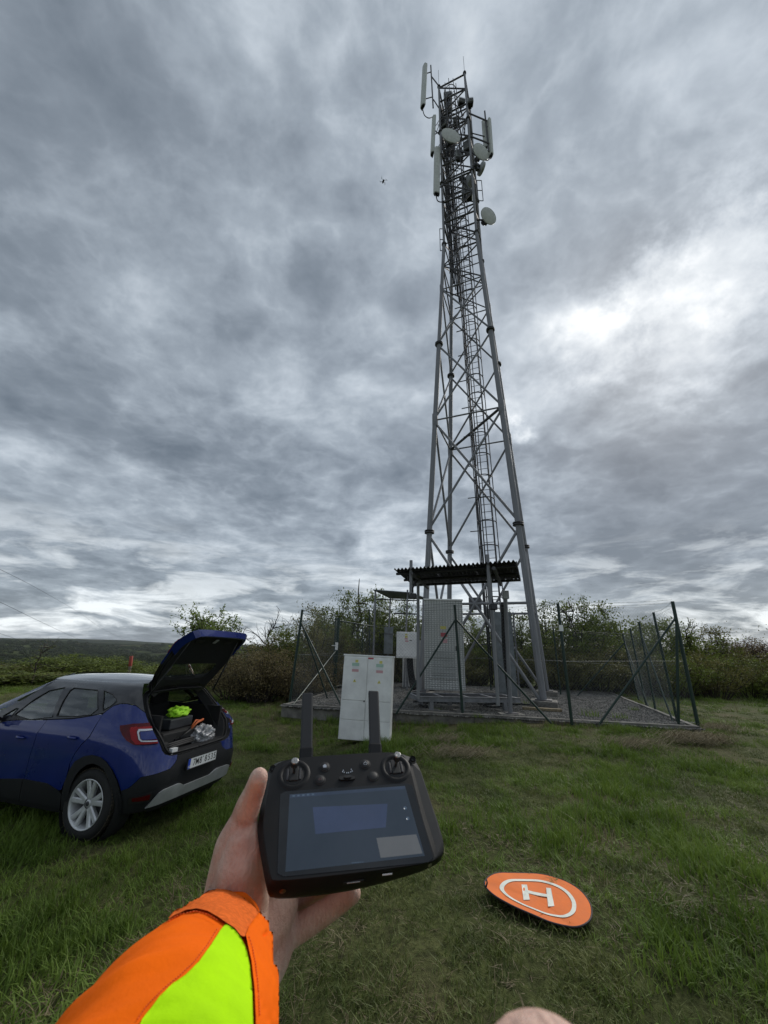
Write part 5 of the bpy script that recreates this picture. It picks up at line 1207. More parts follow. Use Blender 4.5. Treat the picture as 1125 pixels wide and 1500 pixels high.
# ---------------------------------------------------------------- the person: hand with forearm, sleeve, and a fingertip at the lower edge
person = thing('person', 'person in an orange and yellow high visibility jacket holding the controller in the left hand', 'person', (-.1, .05, 0))
PO = np.array(person.location)
def px(x, y, d): return EYE+ray(x, y)*d
def fleshed(name, chains, m, vox=.0022, smooth=6):
    """tapered limbs joined into one continuous skin"""
    b = MB()
    for ch in chains:
        pts = [px(x, y, d) for x, y, d, r in ch]; rs = [r*d/FPX for x, y, d, r in ch]
        # resample with round ends
        P_ = []; r_ = []
        for i in range(len(pts)-1):
            for k in range(8):
                t = k/8; tt = t*t*(3-2*t)*.3+t*.7; P_.append(lerp(pts[i], pts[i+1], t)); r_.append(rs[i]*(1-tt)+rs[i+1]*tt)
        P_.append(pts[-1]); r_.append(rs[-1])
        # bend softly
        for _ in range(3):
            P_ = [P_[0]]+[(P_[i-1]+P_[i]*2+P_[i+1])/4 for i in range(1, len(P_)-1)]+[P_[-1]]
        d1 = P_[-1]-P_[-2]; d1 /= np.linalg.norm(d1); d0 = P_[0]-P_[1]; d0 /= np.linalg.norm(d0)
        e1 = [(P_[-1]+d1*r_[-1]*s, r_[-1]*math.sqrt(max(0, 1-s*s))) for s in (.4, .7, .9, .985)]; e0 = [(P_[0]+d0*r_[0]*s, r_[0]*math.sqrt(max(0, 1-s*s))) for s in (.985, .9, .7, .4)]
        PP = [p for p, _ in e0]+P_+[p for p, _ in e1]; rr = [r for _, r in e0]+r_+[r for _, r in e1]
        b.tube([p-PO for p in PP], rr, 24)
    o = b.build(name, m, person)
    md = o.modifiers.new('join', 'REMESH'); md.mode = 'VOXEL'; md.voxel_size = vox; md.use_smooth_shade = True
    s = o.modifiers.new('soften', 'SMOOTH'); s.iterations = smooth; s.factor = .5
    dg = bpy.context.evaluated_depsgraph_get(); me = bpy.data.meshes.new_from_object(o.evaluated_get(dg)); o.modifiers.clear(); o.data = me
    for p in me.polygons: p.use_smooth = True
    if not me.materials: me.materials.append(m)
    return o
def skin_mat():
    m = bpy.data.materials.new('skin'); m.use_nodes = True; g = G(m.node_tree); b = m.node_tree.nodes['Principled BSDF']
    P = g.n('ShaderNodeTexCoord').outputs['Object']
    n1 = g.n('ShaderNodeTexNoise', {0: P, 'Scale': 28, 'Detail': 5, 'Roughness': .6}).outputs[0]; n2 = g.n('ShaderNodeTexNoise', {0: P, 'Scale': 220, 'Detail': 3}).outputs[0]
    c = g.ramp(n1, [(.34, (.56, .32, .25)), (.5, (.68, .45, .36)), (.64, (.74, .54, .44))]); c = g.mix(g.ramp(n2, [(.35, .18), (.6, 0)]), c, (.45, .24, .19))
    g.link(c, b.inputs[0]); b.inputs['Roughness'].default_value = .52; b.inputs['Specular IOR Level'].default_value = .35
    b.inputs['Subsurface Weight'].default_value = .10; b.inputs['Subsurface Radius'].default_value = (.012, .005, .003); b.inputs['Subsurface Scale'].default_value = .5
    vo = g.n('ShaderNodeTexVoronoi', {0: P, 'Scale': 620}, feature='DISTANCE_TO_EDGE').outputs[0]
    wv = g.n('ShaderNodeTexWave', {0: P, 'Scale': 55, 'Distortion': 9, 'Detail': 3, 'Detail Scale': 2}).outputs[1]
    h = g.m('ADD', g.m('MULTIPLY', g.ramp(vo, [(0, 0), (.15, 1)]), .35), g.m('MULTIPLY', wv, .8)); h = g.m('ADD', h, g.m('MULTIPLY', n1, 2.0))
    g.link(g.n('ShaderNodeBump', {'Strength': .5, 'Distance': .0014, 'Height': h}).outputs[0], b.inputs['Normal']); return m
M_skin = skin_mat()
HAND = [
 # wrist and heel of the hand, widening below the thumb
 [(330, 1470, .400, 62), (338, 1400, .430, 52), (348, 1330, .455, 44), (352, 1285, .465, 40), (356, 1245, .470, 33)],
 [(322, 1345, .455, 30), (333, 1285, .460, 28), (339, 1240, .460, 24), (350, 1213, .462, 20)],
 [(366, 1330, .455, 27), (368, 1285, .452, 26), (366, 1245, .454, 23), (362, 1218, .460, 17)],
 [(345, 1320, .445, 34), (350, 1270, .444, 30), (354, 1235, .452, 22)],
 # thumb lying along the left side
 [(349, 1238, .470, 27), (354, 1210, .468, 20), (363, 1182, .464, 18.0), (373, 1158, .458, 15.0), (379, 1139, .452, 13.2)],
 # palm under the controller
 [(352, 1400, .450, 48), (372, 1372, .470, 44), (392, 1345, .490, 38), (405, 1325, .505, 32)],
 [(360, 1440, .440, 42), (392, 1400, .470, 34), (414, 1365, .500, 24)],
 [(380, 1310, .495, 30), (400, 1285, .52, 26), (400, 1250, .53, 20)],
 # little finger, reaching right below the controller
 [(410, 1376, .490, 18), (436, 1361, .503, 17.5), (468, 1341, .512, 16), (496, 1323, .514, 14), (517, 1309, .512, 12)],
 # ring finger just above it, half hidden
 [(404, 1342, .515, 19), (430, 1320, .540, 16), (465, 1300, .550, 14), (500, 1284, .535, 14), (522, 1273, .53, 12)],
 # middle and index fingers behind the body
 [(398, 1315, .520, 20), (432, 1288, .54, 17), (470, 1262, .545, 15), (505, 1246, .54, 13)],
 [(396, 1280, .525, 19), (428, 1250, .545, 16), (462, 1225, .55, 14), (495, 1208, .545, 12)],
]
hand = fleshed('left_arm', HAND, M_skin, .0021, 7)
nl = px(373, 1137, .4375); MB().sphere(nl-PO, (.0052, .0035, .0085), 16).build('thumb_nail', mat('nail', (.72, .50, .44), .3, 0, .05), person) if False else None
# the blurred fingertip of the other hand near the lower edge of the lens
fleshed('right_fingertip', [[(820, 1930, .075, 142), (816, 1770, .072, 130), (812, 1668, .070, 120)]], M_skin, .0008, 4)

# sleeve
M_orange = mat('orange_hi_vis_cloth', (1.0, .155, .004), .85, 0, .06, 26, .35, 300, spec=.08, bdist=.001, coord='Object')
M_orange2 = mat('orange_fleece_lining', (.80, .16, .030), .95, 0, .16, 220, .5, 420, spec=.05, bdist=.001)
M_lime = mat('lime_hi_vis_cloth', (.48, .90, .006), .85, 0, .06, 26, .35, 300, spec=.08, bdist=.001)
M_stitch = mat('orange_stitching', (.85, .12, .008), .8, 0, .1)
SECT = [(319, 1389, .430, 65), (304, 1431, .360, 86), (272, 1498, .285, 122), (220, 1620, .215, 172), (160, 1800, .165, 240), (90, 2100, .13, 330)]
NA, NSs = 96, 60
cen = [px(x, y, d) for x, y, d, r in SECT]; rad = [r*d/FPX for x, y, d, r in SECT]
def cat(P, t):
    n = len(P)-1; i = min(int(t*n), n-1); f = t*n-i; a = P[max(i-1, 0)]; b_ = P[i]; c = P[i+1]; d = P[min(i+2, n)]
    return .5*((2*b_)+(-a+c)*f+(2*a-5*b_+4*c-d)*f*f+(-a+3*b_-3*c+d)*f**3)
from mathutils import noise as mnoise
sv = []
for i in range(NSs+1):
    t = (i/NSs)**1.15; c = cat(cen, t); r = cat(rad, t); ax = cat(cen, min(1, t+.01))-cat(cen, max(0, t-.01)); ax /= np.linalg.norm(ax)
    vd = c-EYE; vd /= np.linalg.norm(vd)
    s_ = np.cross(vd, UP); s_ /= np.linalg.norm(s_); w_ = np.cross(s_, vd)
    # rings turned halfway between the view direction and the arm
    nrm = vd*.62-ax*.38; nrm /= np.linalg.norm(nrm); s_ = s_-nrm*(s_@nrm); s_ /= np.linalg.norm(s_); w_ = np.cross(s_, nrm); w_ *= -1 if w_@UP < 0 else 1
    for k in range(NA):
        a = 2*math.pi*k/NA
        fold = .0046*mnoise.noise(Vector((math.cos(a)*1.6, math.sin(a)*1.6, t*9)))+.0024*mnoise.noise(Vector((math.cos(a)*2.4+5, math.sin(a)*2.4, t*22)))+.0012*math.sin(t*95+3*math.cos(a*2))*max(0, math.cos(a-2.3))
        ff = min(1, i/6.0); rr = r*(1.0)+fold*(.25+.75*ff)
        sv.append(c+s_*math.cos(a)*rr+w_*math.sin(a)*rr)
b = MB(); Fq = [(i*NA+k, i*NA+(k+1) % NA, (i+1)*NA+(k+1) % NA, (i+1)*NA+k) for i in range(NSs) for k in range(NA)]
NC = 3*NA; b.add([p-PO for p in sv], Fq[NC:], True)
# inner return of the cuff
c0 = cen[0]-PO; ring0 = [np.array(b.v[k]) for k in range(NA)]; sleeve = b.build('sleeve', M_orange, person)
b = MB(); b.add([p-PO for p in sv[:4*NA]], Fq[:NC], True)
inn = [c0+(q-c0)*.955 for q in ring0]; ax0 = cen[1]-cen[0]; ax0 /= np.linalg.norm(ax0); inn2 = [q+ax0*.05 for q in inn]
b.add(ring0+inn+inn2, [(j*NA+k, j*NA+(k+1) % NA, (j+1)*NA+(k+1) % NA, (j+1)*NA+k) for j in range(2) for k in range(NA)], True)
b.build('cuff', M_orange2, person)
bvh = BVHTree.FromPolygons([Vector(p) for p in sv], Fq)
def cloth_panel(name, poly, m, off, step=5, edge=.0008):
    P = []; 
    for i in range(len(poly)):
        a, c = np.array(poly[i], float), np.array(poly[(i+1) % len(poly)], float); k = max(1, int(np.linalg.norm(c-a)/step)); P += [tuple(a+(c-a)*j/k) for j in range(k)]
    pts = list(P); nb = len(P); E_ = [(i, (i+1) % nb) for i in range(nb)]; X = np.array(P)
    def ins(p):
        c = False; j = nb-1
        for i in range(nb):
            if (P[i][1] > p[1]) != (P[j][1] > p[1]) and p[0] < (P[j][0]-P[i][0])*(p[1]-P[i][1])/(P[j][1]-P[i][1]+1e-12)+P[i][0]: c = not c
            j = i
        return c
    for x in np.arange(X[:, 0].min(), X[:, 0].max(), step):
        for y in np.arange(X[:, 1].min(), X[:, 1].max(), step):
            if ins((x, y)) and np.min(np.hypot(X[:, 0]-x, X[:, 1]-y)) > step*.45: pts.append((x, y))
    r = delaunay_2d_cdt([Vector(p) for p in pts], E_, [], 0, 1e-6)
    V2 = [tuple(v) for v in r[0]]; Fs = [tuple(f) for f in r[2] if ins(np.mean([V2[i] for i in f], axis=0))]
    V = []; hits = {}; missed = []
    for x, y in V2:
        d = Vector(ray(x, y)); h = bvh.ray_cast(Vector(EYE), d.normalized())
        if h[0] is not None: hits[(x, y)] = h[3]/d.length
    HK = np.array(list(hits.keys())); HV = np.array(list(hits.values()))
    for x, y in V2:
        d = Vector(ray(x, y)); L = d.length; hit = bvh.ray_cast(Vector(EYE), d.normalized())
        if hit[0] is not None: nn_ = hit[1]; nn_ = nn_ if nn_.dot(d) < 0 else -nn_; q = np.array(hit[0])+np.array(nn_)*off
        else:
            dd_ = np.hypot(HK[:, 0]-x, HK[:, 1]-y); kk = np.argsort(dd_)[:14]; q = px(x, y, float(np.average(HV[kk], weights=1/(dd_[kk]+3))))
        V.append(q-PO); missed.append(hit[0] is None)
    Fs = [f for f in Fs if not any(missed[i] for i in f)]
    used = sorted({i for f in Fs for i in f}); mp = {a: k for k, a in enumerate(used)}; V = [V[i] for i in used]; Fs = [tuple(mp[i] for i in f) for f in Fs]; n = len(V)
    cnt = {}
    for f in Fs:
        for i in range(len(f)): e = (f[i], f[(i+1) % len(f)]); cnt.setdefault(tuple(sorted(e)), []).append(e)
    rim = [v[0] for v in cnt.values() if len(v) == 1]
    back = [v+np.array(ray(*V2[used[i]]))/np.linalg.norm(ray(*V2[used[i]]))*(edge+off) for i, v in enumerate(V)]
    b = MB(); b.add(V+back, Fs+[(a, c, n+c, n+a) for a, c in rim], True)
    for k in range(len(Fs), len(b.sm)): b.sm[k] = False
    return b.build(name, m, person), V, rim
limeP = [(329, 1357), (322, 1366), (308, 1388), (290, 1414), (270, 1434), (251, 1447), (232, 1466), (207, 1500), (165, 1570), (150, 1640), (378, 1640), (371, 1560), (367, 1500), (366, 1450), (363, 1415), (358, 1392), (350, 1376), (340, 1364)]
cloth_panel('lime_panel', limeP, M_lime, .0016)
flapP = [(391, 1328), (393, 1340), (397, 1370), (400.5, 1400), (402.5, 1430), (402, 1470), (401, 1500), (398, 1560), (392, 1640), (376, 1640), (370, 1560), (367, 1500), (366, 1450), (363, 1415), (358, 1392), (355, 1377), (360, 1364), (374, 1344)]
cloth_panel('cuff_strap', flapP, M_orange, .0032)
linP = [(247, 1351), (254, 1341), (268, 1328), (283, 1317), (300, 1308), (318, 1305), (336, 1308), (356, 1319), (378, 1340), (364, 1362), (355, 1377), (350, 1376), (340, 1364), (329, 1357), (318, 1349), (303, 1340), (288, 1336), (272, 1338), (258, 1345)]
cloth_panel('cuff_lining_band', linP, M_orange2, .0022)
def stitch(P2, m=M_stitch, off=.0016, r=.00035):
    b = MB(); prev = None
    for (x0, y0), (x1, y1) in zip(P2[:-1], P2[1:]):
        L = math.hypot(x1-x0, y1-y0); k = max(1, int(L/4.2))
        for j in range(k):
            qs = []
            for t in (j/k, (j+.62)/k):
                x, y = x0+(x1-x0)*t, y0+(y1-y0)*t; d = Vector(ray(x, y)); h = bvh.ray_cast(Vector(EYE), d.normalized())
                if h[0] is None: qs = None; break
                nn_ = h[1] if h[1].dot(d) < 0 else -h[1]; qs.append(np.array(h[0])+np.array(nn_)*off-PO)
            if qs: b.tube(qs, r, 4)
    b.build('stitching', m, person)
stitch([(358, 1380), (363, 1395), (368, 1420), (370.5, 1450), (371.5, 1500)], off=.0038)
stitch([(247, 1356), (262, 1346), (285, 1341), (303, 1346), (318, 1355)], off=.0024)
stitch([(318, 1362), (303, 1386), (285, 1410), (262, 1432), (240, 1450), (215, 1475), (200, 1498)], off=.0008)
# ---------------------------------------------------------------- leaves, bushes, trees
def leaf_mat(name, a, b_, c, scale=.9, trans=.25):
    m = bpy.data.materials.new(name); m.use_nodes = True; nt = m.node_tree; g = G(nt); bs = nt.nodes['Principled BSDF']
    P = g.n('ShaderNodeNewGeometry').outputs['Position']
    n1 = g.n('ShaderNodeTexNoise', {0: P, 'Scale': scale, 'Detail': 4, 'Roughness': .65}).outputs[0]
    n2 = g.n('ShaderNodeTexNoise', {0: P, 'Scale': scale*14, 'Detail': 2}).outputs[0]
    f = g.m('ADD', g.m('MULTIPLY', n1, .6), g.m('MULTIPLY', n2, .4))
    col = g.ramp(f, [(.38, a), (.5, b_), (.62, c)]); g.link(col, bs.inputs[0]); bs.inputs['Roughness'].default_value = .6; bs.inputs['Specular IOR Level'].default_value = .25
    if trans:
        tr = g.n('ShaderNodeBsdfTranslucent', {0: col}).outputs[0]; mx = g.n('ShaderNodeMixShader', {0: trans, 1: bs.outputs[0], 2: tr}).outputs[0]
        g.link(mx, nt.nodes['Material Output'].inputs[0])
    return m
L_green = leaf_mat('bush_leaves_green', (.064, .088, .016), (.135, .175, .032), (.225, .28, .055))
L_brown = leaf_mat('bush_leaves_brown', (.090, .072, .034), (.18, .145, .064), (.29, .24, .12))
L_mix = leaf_mat('bush_leaves_mixed', (.075, .074, .022), (.155, .152, .042), (.25, .235, .085))
L_young = leaf_mat('young_leaves', (.12, .17, .035), (.20, .27, .07), (.30, .36, .13), 1.5, .4)
L_rust = leaf_mat('bush_leaves_rusty', (.060, .038, .022), (.12, .080, .045), (.20, .15, .07))
def leafquads(P, size, r_, tri=False):
    n = len(P); d = r_.normal(size=(n, 3)); d /= np.linalg.norm(d, axis=1)[:, None]; u = np.cross(d, r_.normal(size=(n, 3))); u /= np.linalg.norm(u, axis=1)[:, None]
    s = (size*r_.uniform(.55, 1.3, n))[:, None]; d = d*s; u = u*s*.55
    V = np.stack([P-d*.5, P+u*.5, P+d*.5, P-u*.5], 1).reshape(-1, 3); F_ = np.arange(4*n).reshape(n, 4)
    return V, F_
def npmesh(name, V, F_, m, smooth=False):
    me = bpy.data.meshes.new(name); n = len(F_); k = F_.shape[1]
    me.vertices.add(len(V)); me.vertices.foreach_set('co', np.asarray(V, dtype=np.float32).ravel()); me.loops.add(n*k); me.loops.foreach_set('vertex_index', F_.astype(np.int32).ravel())
    me.polygons.add(n); me.polygons.foreach_set('loop_start', np.arange(0, n*k, k, dtype=np.int32)); me.update(calc_edges=True); me.materials.append(m); return me
def grow(seed, H, W, stems, twigs, leaves, size, up=.5, shape='bush', base=.15, droop=.3, bare=0):
    """stems fan out of the ground, twigs off the stems, leaves along both"""
    r_ = np.random.default_rng(seed); wood = MB(); LP_ = []
    for s in range(stems):
        a = r_.uniform(0, 2*math.pi); sp = r_.uniform(0, 1)**.6; tip = np.array((math.cos(a)*W*sp*.5, math.sin(a)*W*sp*.5*.8, H*(1-.45*sp**2)*r_.uniform(.72, 1.08)))
        b0 = np.array((math.cos(a)*W*.12*sp, math.sin(a)*W*.12*sp, -.1)); mid = lerp(b0, tip, .5)+np.array((0, 0, H*.13))+r_.normal(size=3)*W*.03
        pts = [b0*(1-t)**2+2*mid*t*(1-t)+tip*t*t for t in np.linspace(0, 1, 9)]
        for i in range(1, 9): pts[i] = pts[i]+r_.normal(size=3)*.035*H*.3
        wood.tube(pts, list(np.linspace(.035, .006, 9)*H/3), 4, cap=False, smooth=True)
        for t_ in range(twigs):
            i = r_.integers(2, 9); p = pts[i]; d = r_.normal(size=3); d[2] = abs(d[2])*.7+.1; d /= np.linalg.norm(d); L = H*r_.uniform(.12, .30)
            q = [p+d*L*t+np.array((0, 0, -droop*L*t*t)) for t in (0, .5, 1)]; wood.tube(q, [.007*H/3, .005*H/3, .003*H/3], 3, cap=False)
            if r_.random() < bare: continue
            nl = int(leaves*r_.uniform(.4, 1.5)); tt = r_.uniform(.1, 1.08, nl)[:, None]; LP_.append(p+d*L*tt+np.array((0, 0, -droop*L))*tt**2+r_.normal(size=(nl, 3))*L*.17)
    P = np.concatenate(LP_); P = P[P[:, 2] > base*.2]
    V, F_ = leafquads(P, size, r_)
    return wood, V, F_
def bushmesh(seed, H, W, stems, twigs, leaves, size, lm, **k):
    w, V, F_ = grow(seed, H, W, stems, twigs, leaves, size, **k); return (w.mesh('branches', M_bark), npmesh('foliage', V, F_, lm))
BK = {
 'green': [bushmesh(11, 3, 3.4, 34, 13, 28, 0.095, L_green), bushmesh(12, 3, 3.6, 34, 13, 28, 0.095, L_green)],
 'brown': [bushmesh(13, 3, 3.4, 36, 12, 25, 0.078, L_brown), bushmesh(14, 3, 3.8, 36, 12, 25, 0.078, L_brown)],
 'mixed': [bushmesh(15, 3, 3.4, 36, 12, 27, 0.084, L_mix), bushmesh(16, 3, 3.8, 32, 13, 28, 0.090, L_mix)],
 'rusty': [bushmesh(17, 3, 3.6, 36, 12, 25, 0.078, L_rust)],
 'low': [bushmesh(18, 3, 7.0, 46, 9, 25, 0.112, L_mix), bushmesh(19, 3, 7.0, 46, 9, 25, 0.112, L_green)],
}
_bi = [0]
def bush(pxc, D, pytop, width, kind, label, z=None, group='bushes round the compound', flat=1.0):
    p = atD(pxc, 950, D); x, y = p[0], p[1]; z0 = float(gz(x, y)) if z is None else z
    top = atD(pxc, pytop, D)[2]; H = max(.4, top-z0)
    w, f = BK[kind][_bi[0] % len(BK[kind])]; _bi[0] += 1
    t = thing('bush', label, 'bush', (x, y, z0), random.uniform(0, 6.28), group)
    t.scale = (width/3.4*(.5 if kind == 'low' else 1), width/3.4*(.5 if kind == 'low' else 1), H/3.0)
    link('branches', w, t); link('foliage', f, t); return t
# thicket between the car and the compound
for a in [
 (352, 14.5, 962, 2.6, 'brown', 'dry brown bush behind the right rear of the car, leftmost of the thicket'),
 (392, 14.0, 946, 2.6, 'brown', 'dry brown bush between the open tailgate and the left fence post'),
 (420, 16.0, 925, 3.0, 'green', 'brownish green bush behind the leftmost fence post'),
 (455, 16.5, 900, 3.0, 'mixed', 'leafy bush behind the left brace of the fence'),
 (440, 13.9, 975, 1.8, 'brown', 'low dry bush at the very corner of the gravel pad'),
 (500, 20.5, 878, 3.6, 'green', 'tall green bush behind the gate, highest of the left thicket'),
 (545, 21.5, 872, 3.6, 'green', 'tall green bush behind the steel rack'),
 (478, 19.0, 900, 3.4, 'green', 'mixed green and brown bush left of the gate'),
 (375, 18.5, 948, 3.2, 'mixed', 'bush further back behind the raised tailgate'),
 (590, 22.0, 885, 3.4, 'green', 'green bush behind the meter box'),
 (640, 23.0, 895, 3.4, 'mixed', 'bush behind the tall white cabinet'),
 (700, 23.0, 905, 3.4, 'green', 'green bush seen through the legs of the mast'),
 (755, 23.0, 900, 3.6, 'green', 'bush behind the narrow grey cabinet'),
 (805, 23.5, 893, 3.8, 'green', 'green bush just right of the mast legs'),
 (850, 23.0, 884, 3.8, 'green', 'tallest green bush right of the mast, between two fence posts'),
 (900, 24.5, 892, 4.0, 'green', 'green bush behind the far corner of the fence'),
 (950, 26.0, 915, 4.2, 'green', 'dark green bush behind the right run of the fence'),
 (1000, 28.0, 915, 4.6, 'green', 'spreading dark green bush beyond the right corner post'),
 (1045, 30.0, 925, 4.4, 'mixed', 'dark bush right of the corner post'),
 (1085, 33.0, 936, 4.6, 'rusty', 'reddish bush near the right edge of the picture'),
 (1125, 33.0, 935, 5.0, 'rusty', 'reddish bush at the right edge of the picture'),
 (1170, 34.0, 930, 5.5, 'mixed', 'bush past the right edge of the picture'),
 (820, 21.0, 950, 3.4, 'mixed', 'lower brownish shrub behind the back fence, right of the mast'),
 (870, 21.5, 948, 3.6, 'mixed', 'lower brownish shrub behind the far fence corner'),
 (925, 22.0, 955, 3.6, 'mixed', 'olive shrub behind the right fence braces'),
 (975, 22.5, 955, 4.0, 'low', 'olive shrub left of the corner post'),
 (1030, 23.5, 958, 4.2, 'low', 'olive low shrub beyond the corner post at right'),
 (1080, 25.0, 960, 4.4, 'low', 'olive low shrub near the right edge'),
 (1130, 26.0, 962, 4.8, 'low', 'olive low shrub cut by the right edge'),
 (760, 21.5, 955, 3.4, 'mixed', 'low brownish shrub behind the back fence near the grey cabinet'),
 (690, 21.5, 960, 3.2, 'mixed', 'low shrub behind the back fence seen between the mast legs'),
 (620, 21.8, 950, 3.2, 'brown', 'dry shrub behind the back fence left of the tall cabinet'),
 (560, 21.0, 940, 3.0, 'brown', 'dry shrub behind the steel rack'),
 (515, 18.0, 950, 2.6, 'brown', 'dry shrub just behind the gate'),
 (462, 15.0, 955, 2.4, 'brown', 'dry shrub beside the left fence run'),
]: bush(*a)
# bushes beyond the car, down the slope
for a in [
 (-30, 22, 978, 6, 'green', 'bush past the left edge beyond the car'), (12, 24, 975, 6, 'mixed', 'olive bush at the left edge beyond the car'), (52, 25, 966, 6, 'green', 'olive bush above the car bonnet'),
 (92, 26, 966, 5.5, 'green', 'green bush above the rear door of the car'), (125, 27, 962, 5, 'green', 'bright green bush beyond the car roof, left of the marker post'), (158, 28, 964, 5, 'green', 'green bush left of the marker post'),
 (215, 30, 972, 6, 'green', 'low green bush behind the hinge of the tailgate'), (275, 27, 985, 6, 'mixed', 'bush seen under the raised tailgate'), (325, 20, 968, 4, 'brown', 'dry bush right behind the tailgate'),
 (245, 34, 975, 7, 'green', 'green bush behind the tailgate window'), (-80, 24, 975, 7, 'mixed', 'bush well past the left edge'),
]: bush(*a, group='bushes beyond the car')
# trees
def tree_thing(pxc, D, pytop, W, seed, lm, label, stems, twigs, leaves, size, cat_='tree', wood=None, bare=0, droop=.1, name='young_tree'):
    p = atD(pxc, 950, D); z0 = float(gz(p[0], p[1])); H = atD(pxc, pytop, D)[2]-z0
    r_ = np.random.default_rng(seed); t = thing(name, label, cat_, (p[0], p[1], z0-.05)); m = wood or M_bark
    tr = MB(); tw = MB(); LPs = []
    trunk = [np.array((r_.normal()*.03*H*k/8, r_.normal()*.03*H*k/8, H*.95*k/8)) for k in range(9)]; tr.tube(trunk, list(np.linspace(.022*H, .003*H, 9)), 7); tr.build('trunk', m, t)
    for s in range(stems):
        k = r_.integers(2, 8); b0 = trunk[k]; a = r_.uniform(0, 6.28); L = W*.5*r_.uniform(.6, 1.1)*(1-.45*k/8); el = r_.uniform(.25, 1.0)
        d = np.array((math.cos(a)*math.cos(el), math.sin(a)*math.cos(el), math.sin(el))); pts = [b0]
        for q in range(5): d = d+r_.normal(size=3)*.22; d /= np.linalg.norm(d); pts.append(pts[-1]+d*L/5)
        tw.tube(pts, list(np.linspace(.009*H, .0025*H, 6)), 4, cap=False)
        for u in range(twigs):
            i = r_.integers(1, 6); e = r_.normal(size=3)*.7+np.array((0, 0, .5))+d*.5; e /= np.linalg.norm(e); l_ = L*r_.uniform(.2, .5); q0 = pts[i]; q1 = q0+e*l_*.55+r_.normal(size=3)*l_*.08; q2 = q1+(e+r_.normal(size=3)*.3)*l_*.45
            tw.tube([q0, q1, q2], [.0035*H, .0022*H, .0012*H], 3, cap=False)
            if leaves: nl = int(leaves*r_.uniform(.5, 1.5)); tt = r_.uniform(.2, 1.05, nl)[:, None]; LPs.append(q0+(q2-q0)*tt+r_.normal(size=(nl, 3))*l_*.12)
    tw.build('limbs', m, t)
    if leaves: V, F_ = leafquads(np.concatenate(LPs), size, r_); link('crown', npmesh('crown', V, F_, lm), t)
    return t
tree_thing(303, 17.5, 893, 3.7, 31, L_young, 'sparse young tree in pale spring leaf behind the raised tailgate', 30, 9, 20, .095)
tree_thing(347, 18.0, 905, 2.2, 32, L_young, 'thin bare sapling right of the leafy young tree', 16, 6, 0, .05)
tree_thing(392, 17.0, 900, 3.4, 36, L_young, 'dead tree with crooked dark bare branches behind the thicket', 15, 6, 0, .05, wood=M_barkd, name='dead_tree')
tree_thing(62, 21.5, 935, 2.0, 41, L_young, 'wispy bare sapling standing over the bushes at far left', 12, 5, 3, .04)
tree_thing(524, 20.5, 838, 1.6, 43, L_green, 'slender leafy shoot sticking up above the bushes left of the mast', 9, 5, 8, .06)
tree_thing(845, 22.5, 872, 2.6, 44, L_green, 'twiggy shoots above the bush right of the mast', 14, 6, 9, .06)
tree_thing(1010, 27.5, 905, 3.0, 45, L_green, 'twiggy shoots above the dark bush near the right corner post', 14, 6, 9, .07)
# distant trees in the valley as one mass
def far_woods():
    r_ = np.random.default_rng(3); src = []
    for s in range(3):
        P = r_.normal(size=(420, 3)); P /= np.linalg.norm(P, axis=1)[:, None]; P *= r_.uniform(.5, 1.0, (420, 1)); P[:, 2] = np.abs(P[:, 2])*1.1
        V, F_ = leafquads(P, .26, r_); src.append(npmesh('tree_clump', V, F_, L_far))
    n = 16000; th = np.radians(r_.uniform(-62, 25, n)); r = np.exp(r_.uniform(math.log(140), math.log(4200), n)); x = r*np.sin(th); y = r*np.cos(th)
    k = (vn2(x/140, y/140, 21) > .42) & (r > 70+60*sstep(-14, 10, np.degrees(th))); x, y, r = x[k], y[k], r[k]; m = len(x); z = gz(x, y)
    s = r_.uniform(3.0, 6.0, m)*(1+sstep(600, 3500, r)*2.2); pts = np.stack([x, y, z], 1); rot = np.stack([np.zeros(m), np.zeros(m), r_.uniform(0, 6.28, m)], 1)
    o = instancer('far_woodland', pts, rot, np.stack([s*1.2, s*1.2, s], 1), r_.integers(0, 3, m), src, ''); tag(o, 'dark woodland spread over the valley and hillsides', None, None, 'stuff')
L_far = leaf_mat('far_tree_leaves', (.018, .028, .010), (.036, .052, .018), (.065, .085, .028), .02, 0)
far_woods()
# ---------------------------------------------------------------- grass
G_a = leaf_mat('grass_blades_green', (.076, .125, .017), (.130, .205, .030), (.20, .28, .055), 1.1, .3)
G_b = leaf_mat('grass_blades_dark', (.062, .086, .020), (.108, .140, .032), (.172, .190, .058), 1.1, .2)
G_c = leaf_mat('dry_grass_blades', (.11, .088, .048), (.18, .145, .08), (.27, .22, .13), 3, .2)
def blades(seed, n, rad, h0, h1, w, m, lean=.6, flat=0):
    r_ = np.random.default_rng(seed); V = []; F_ = []
    for i in range(n):
        a = r_.uniform(0, 6.28); q = rad*math.sqrt(r_.random()); x, y = q*math.cos(a), q*math.sin(a); h = r_.uniform(h0, h1); d = r_.uniform(0, 6.28); l_ = lean*r_.uniform(.2, 1.4)*h; ww = w*r_.uniform(.6, 1.3)
        s = np.array((-math.sin(d), math.cos(d), 0))*ww/2; e = np.array((math.cos(d), math.sin(d), 0)); zf = 1-flat
        p0 = np.array((x, y, -.01)); p1 = p0+e*l_*.3+np.array((0, 0, h*.55*zf)); p2 = p0+e*l_+np.array((0, 0, h*zf*.95)); o = len(V)
        V += [p0-s, p0+s, p1-s*.8, p1+s*.8, p2]; F_ += [(o, o+1, o+3, o+2), (o+2, o+3, o+4, o+4)]
    b = MB(); b.add(V, [f if f[2] != f[3] else f[:3] for f in F_]); return b.mesh('grass_clump', m)
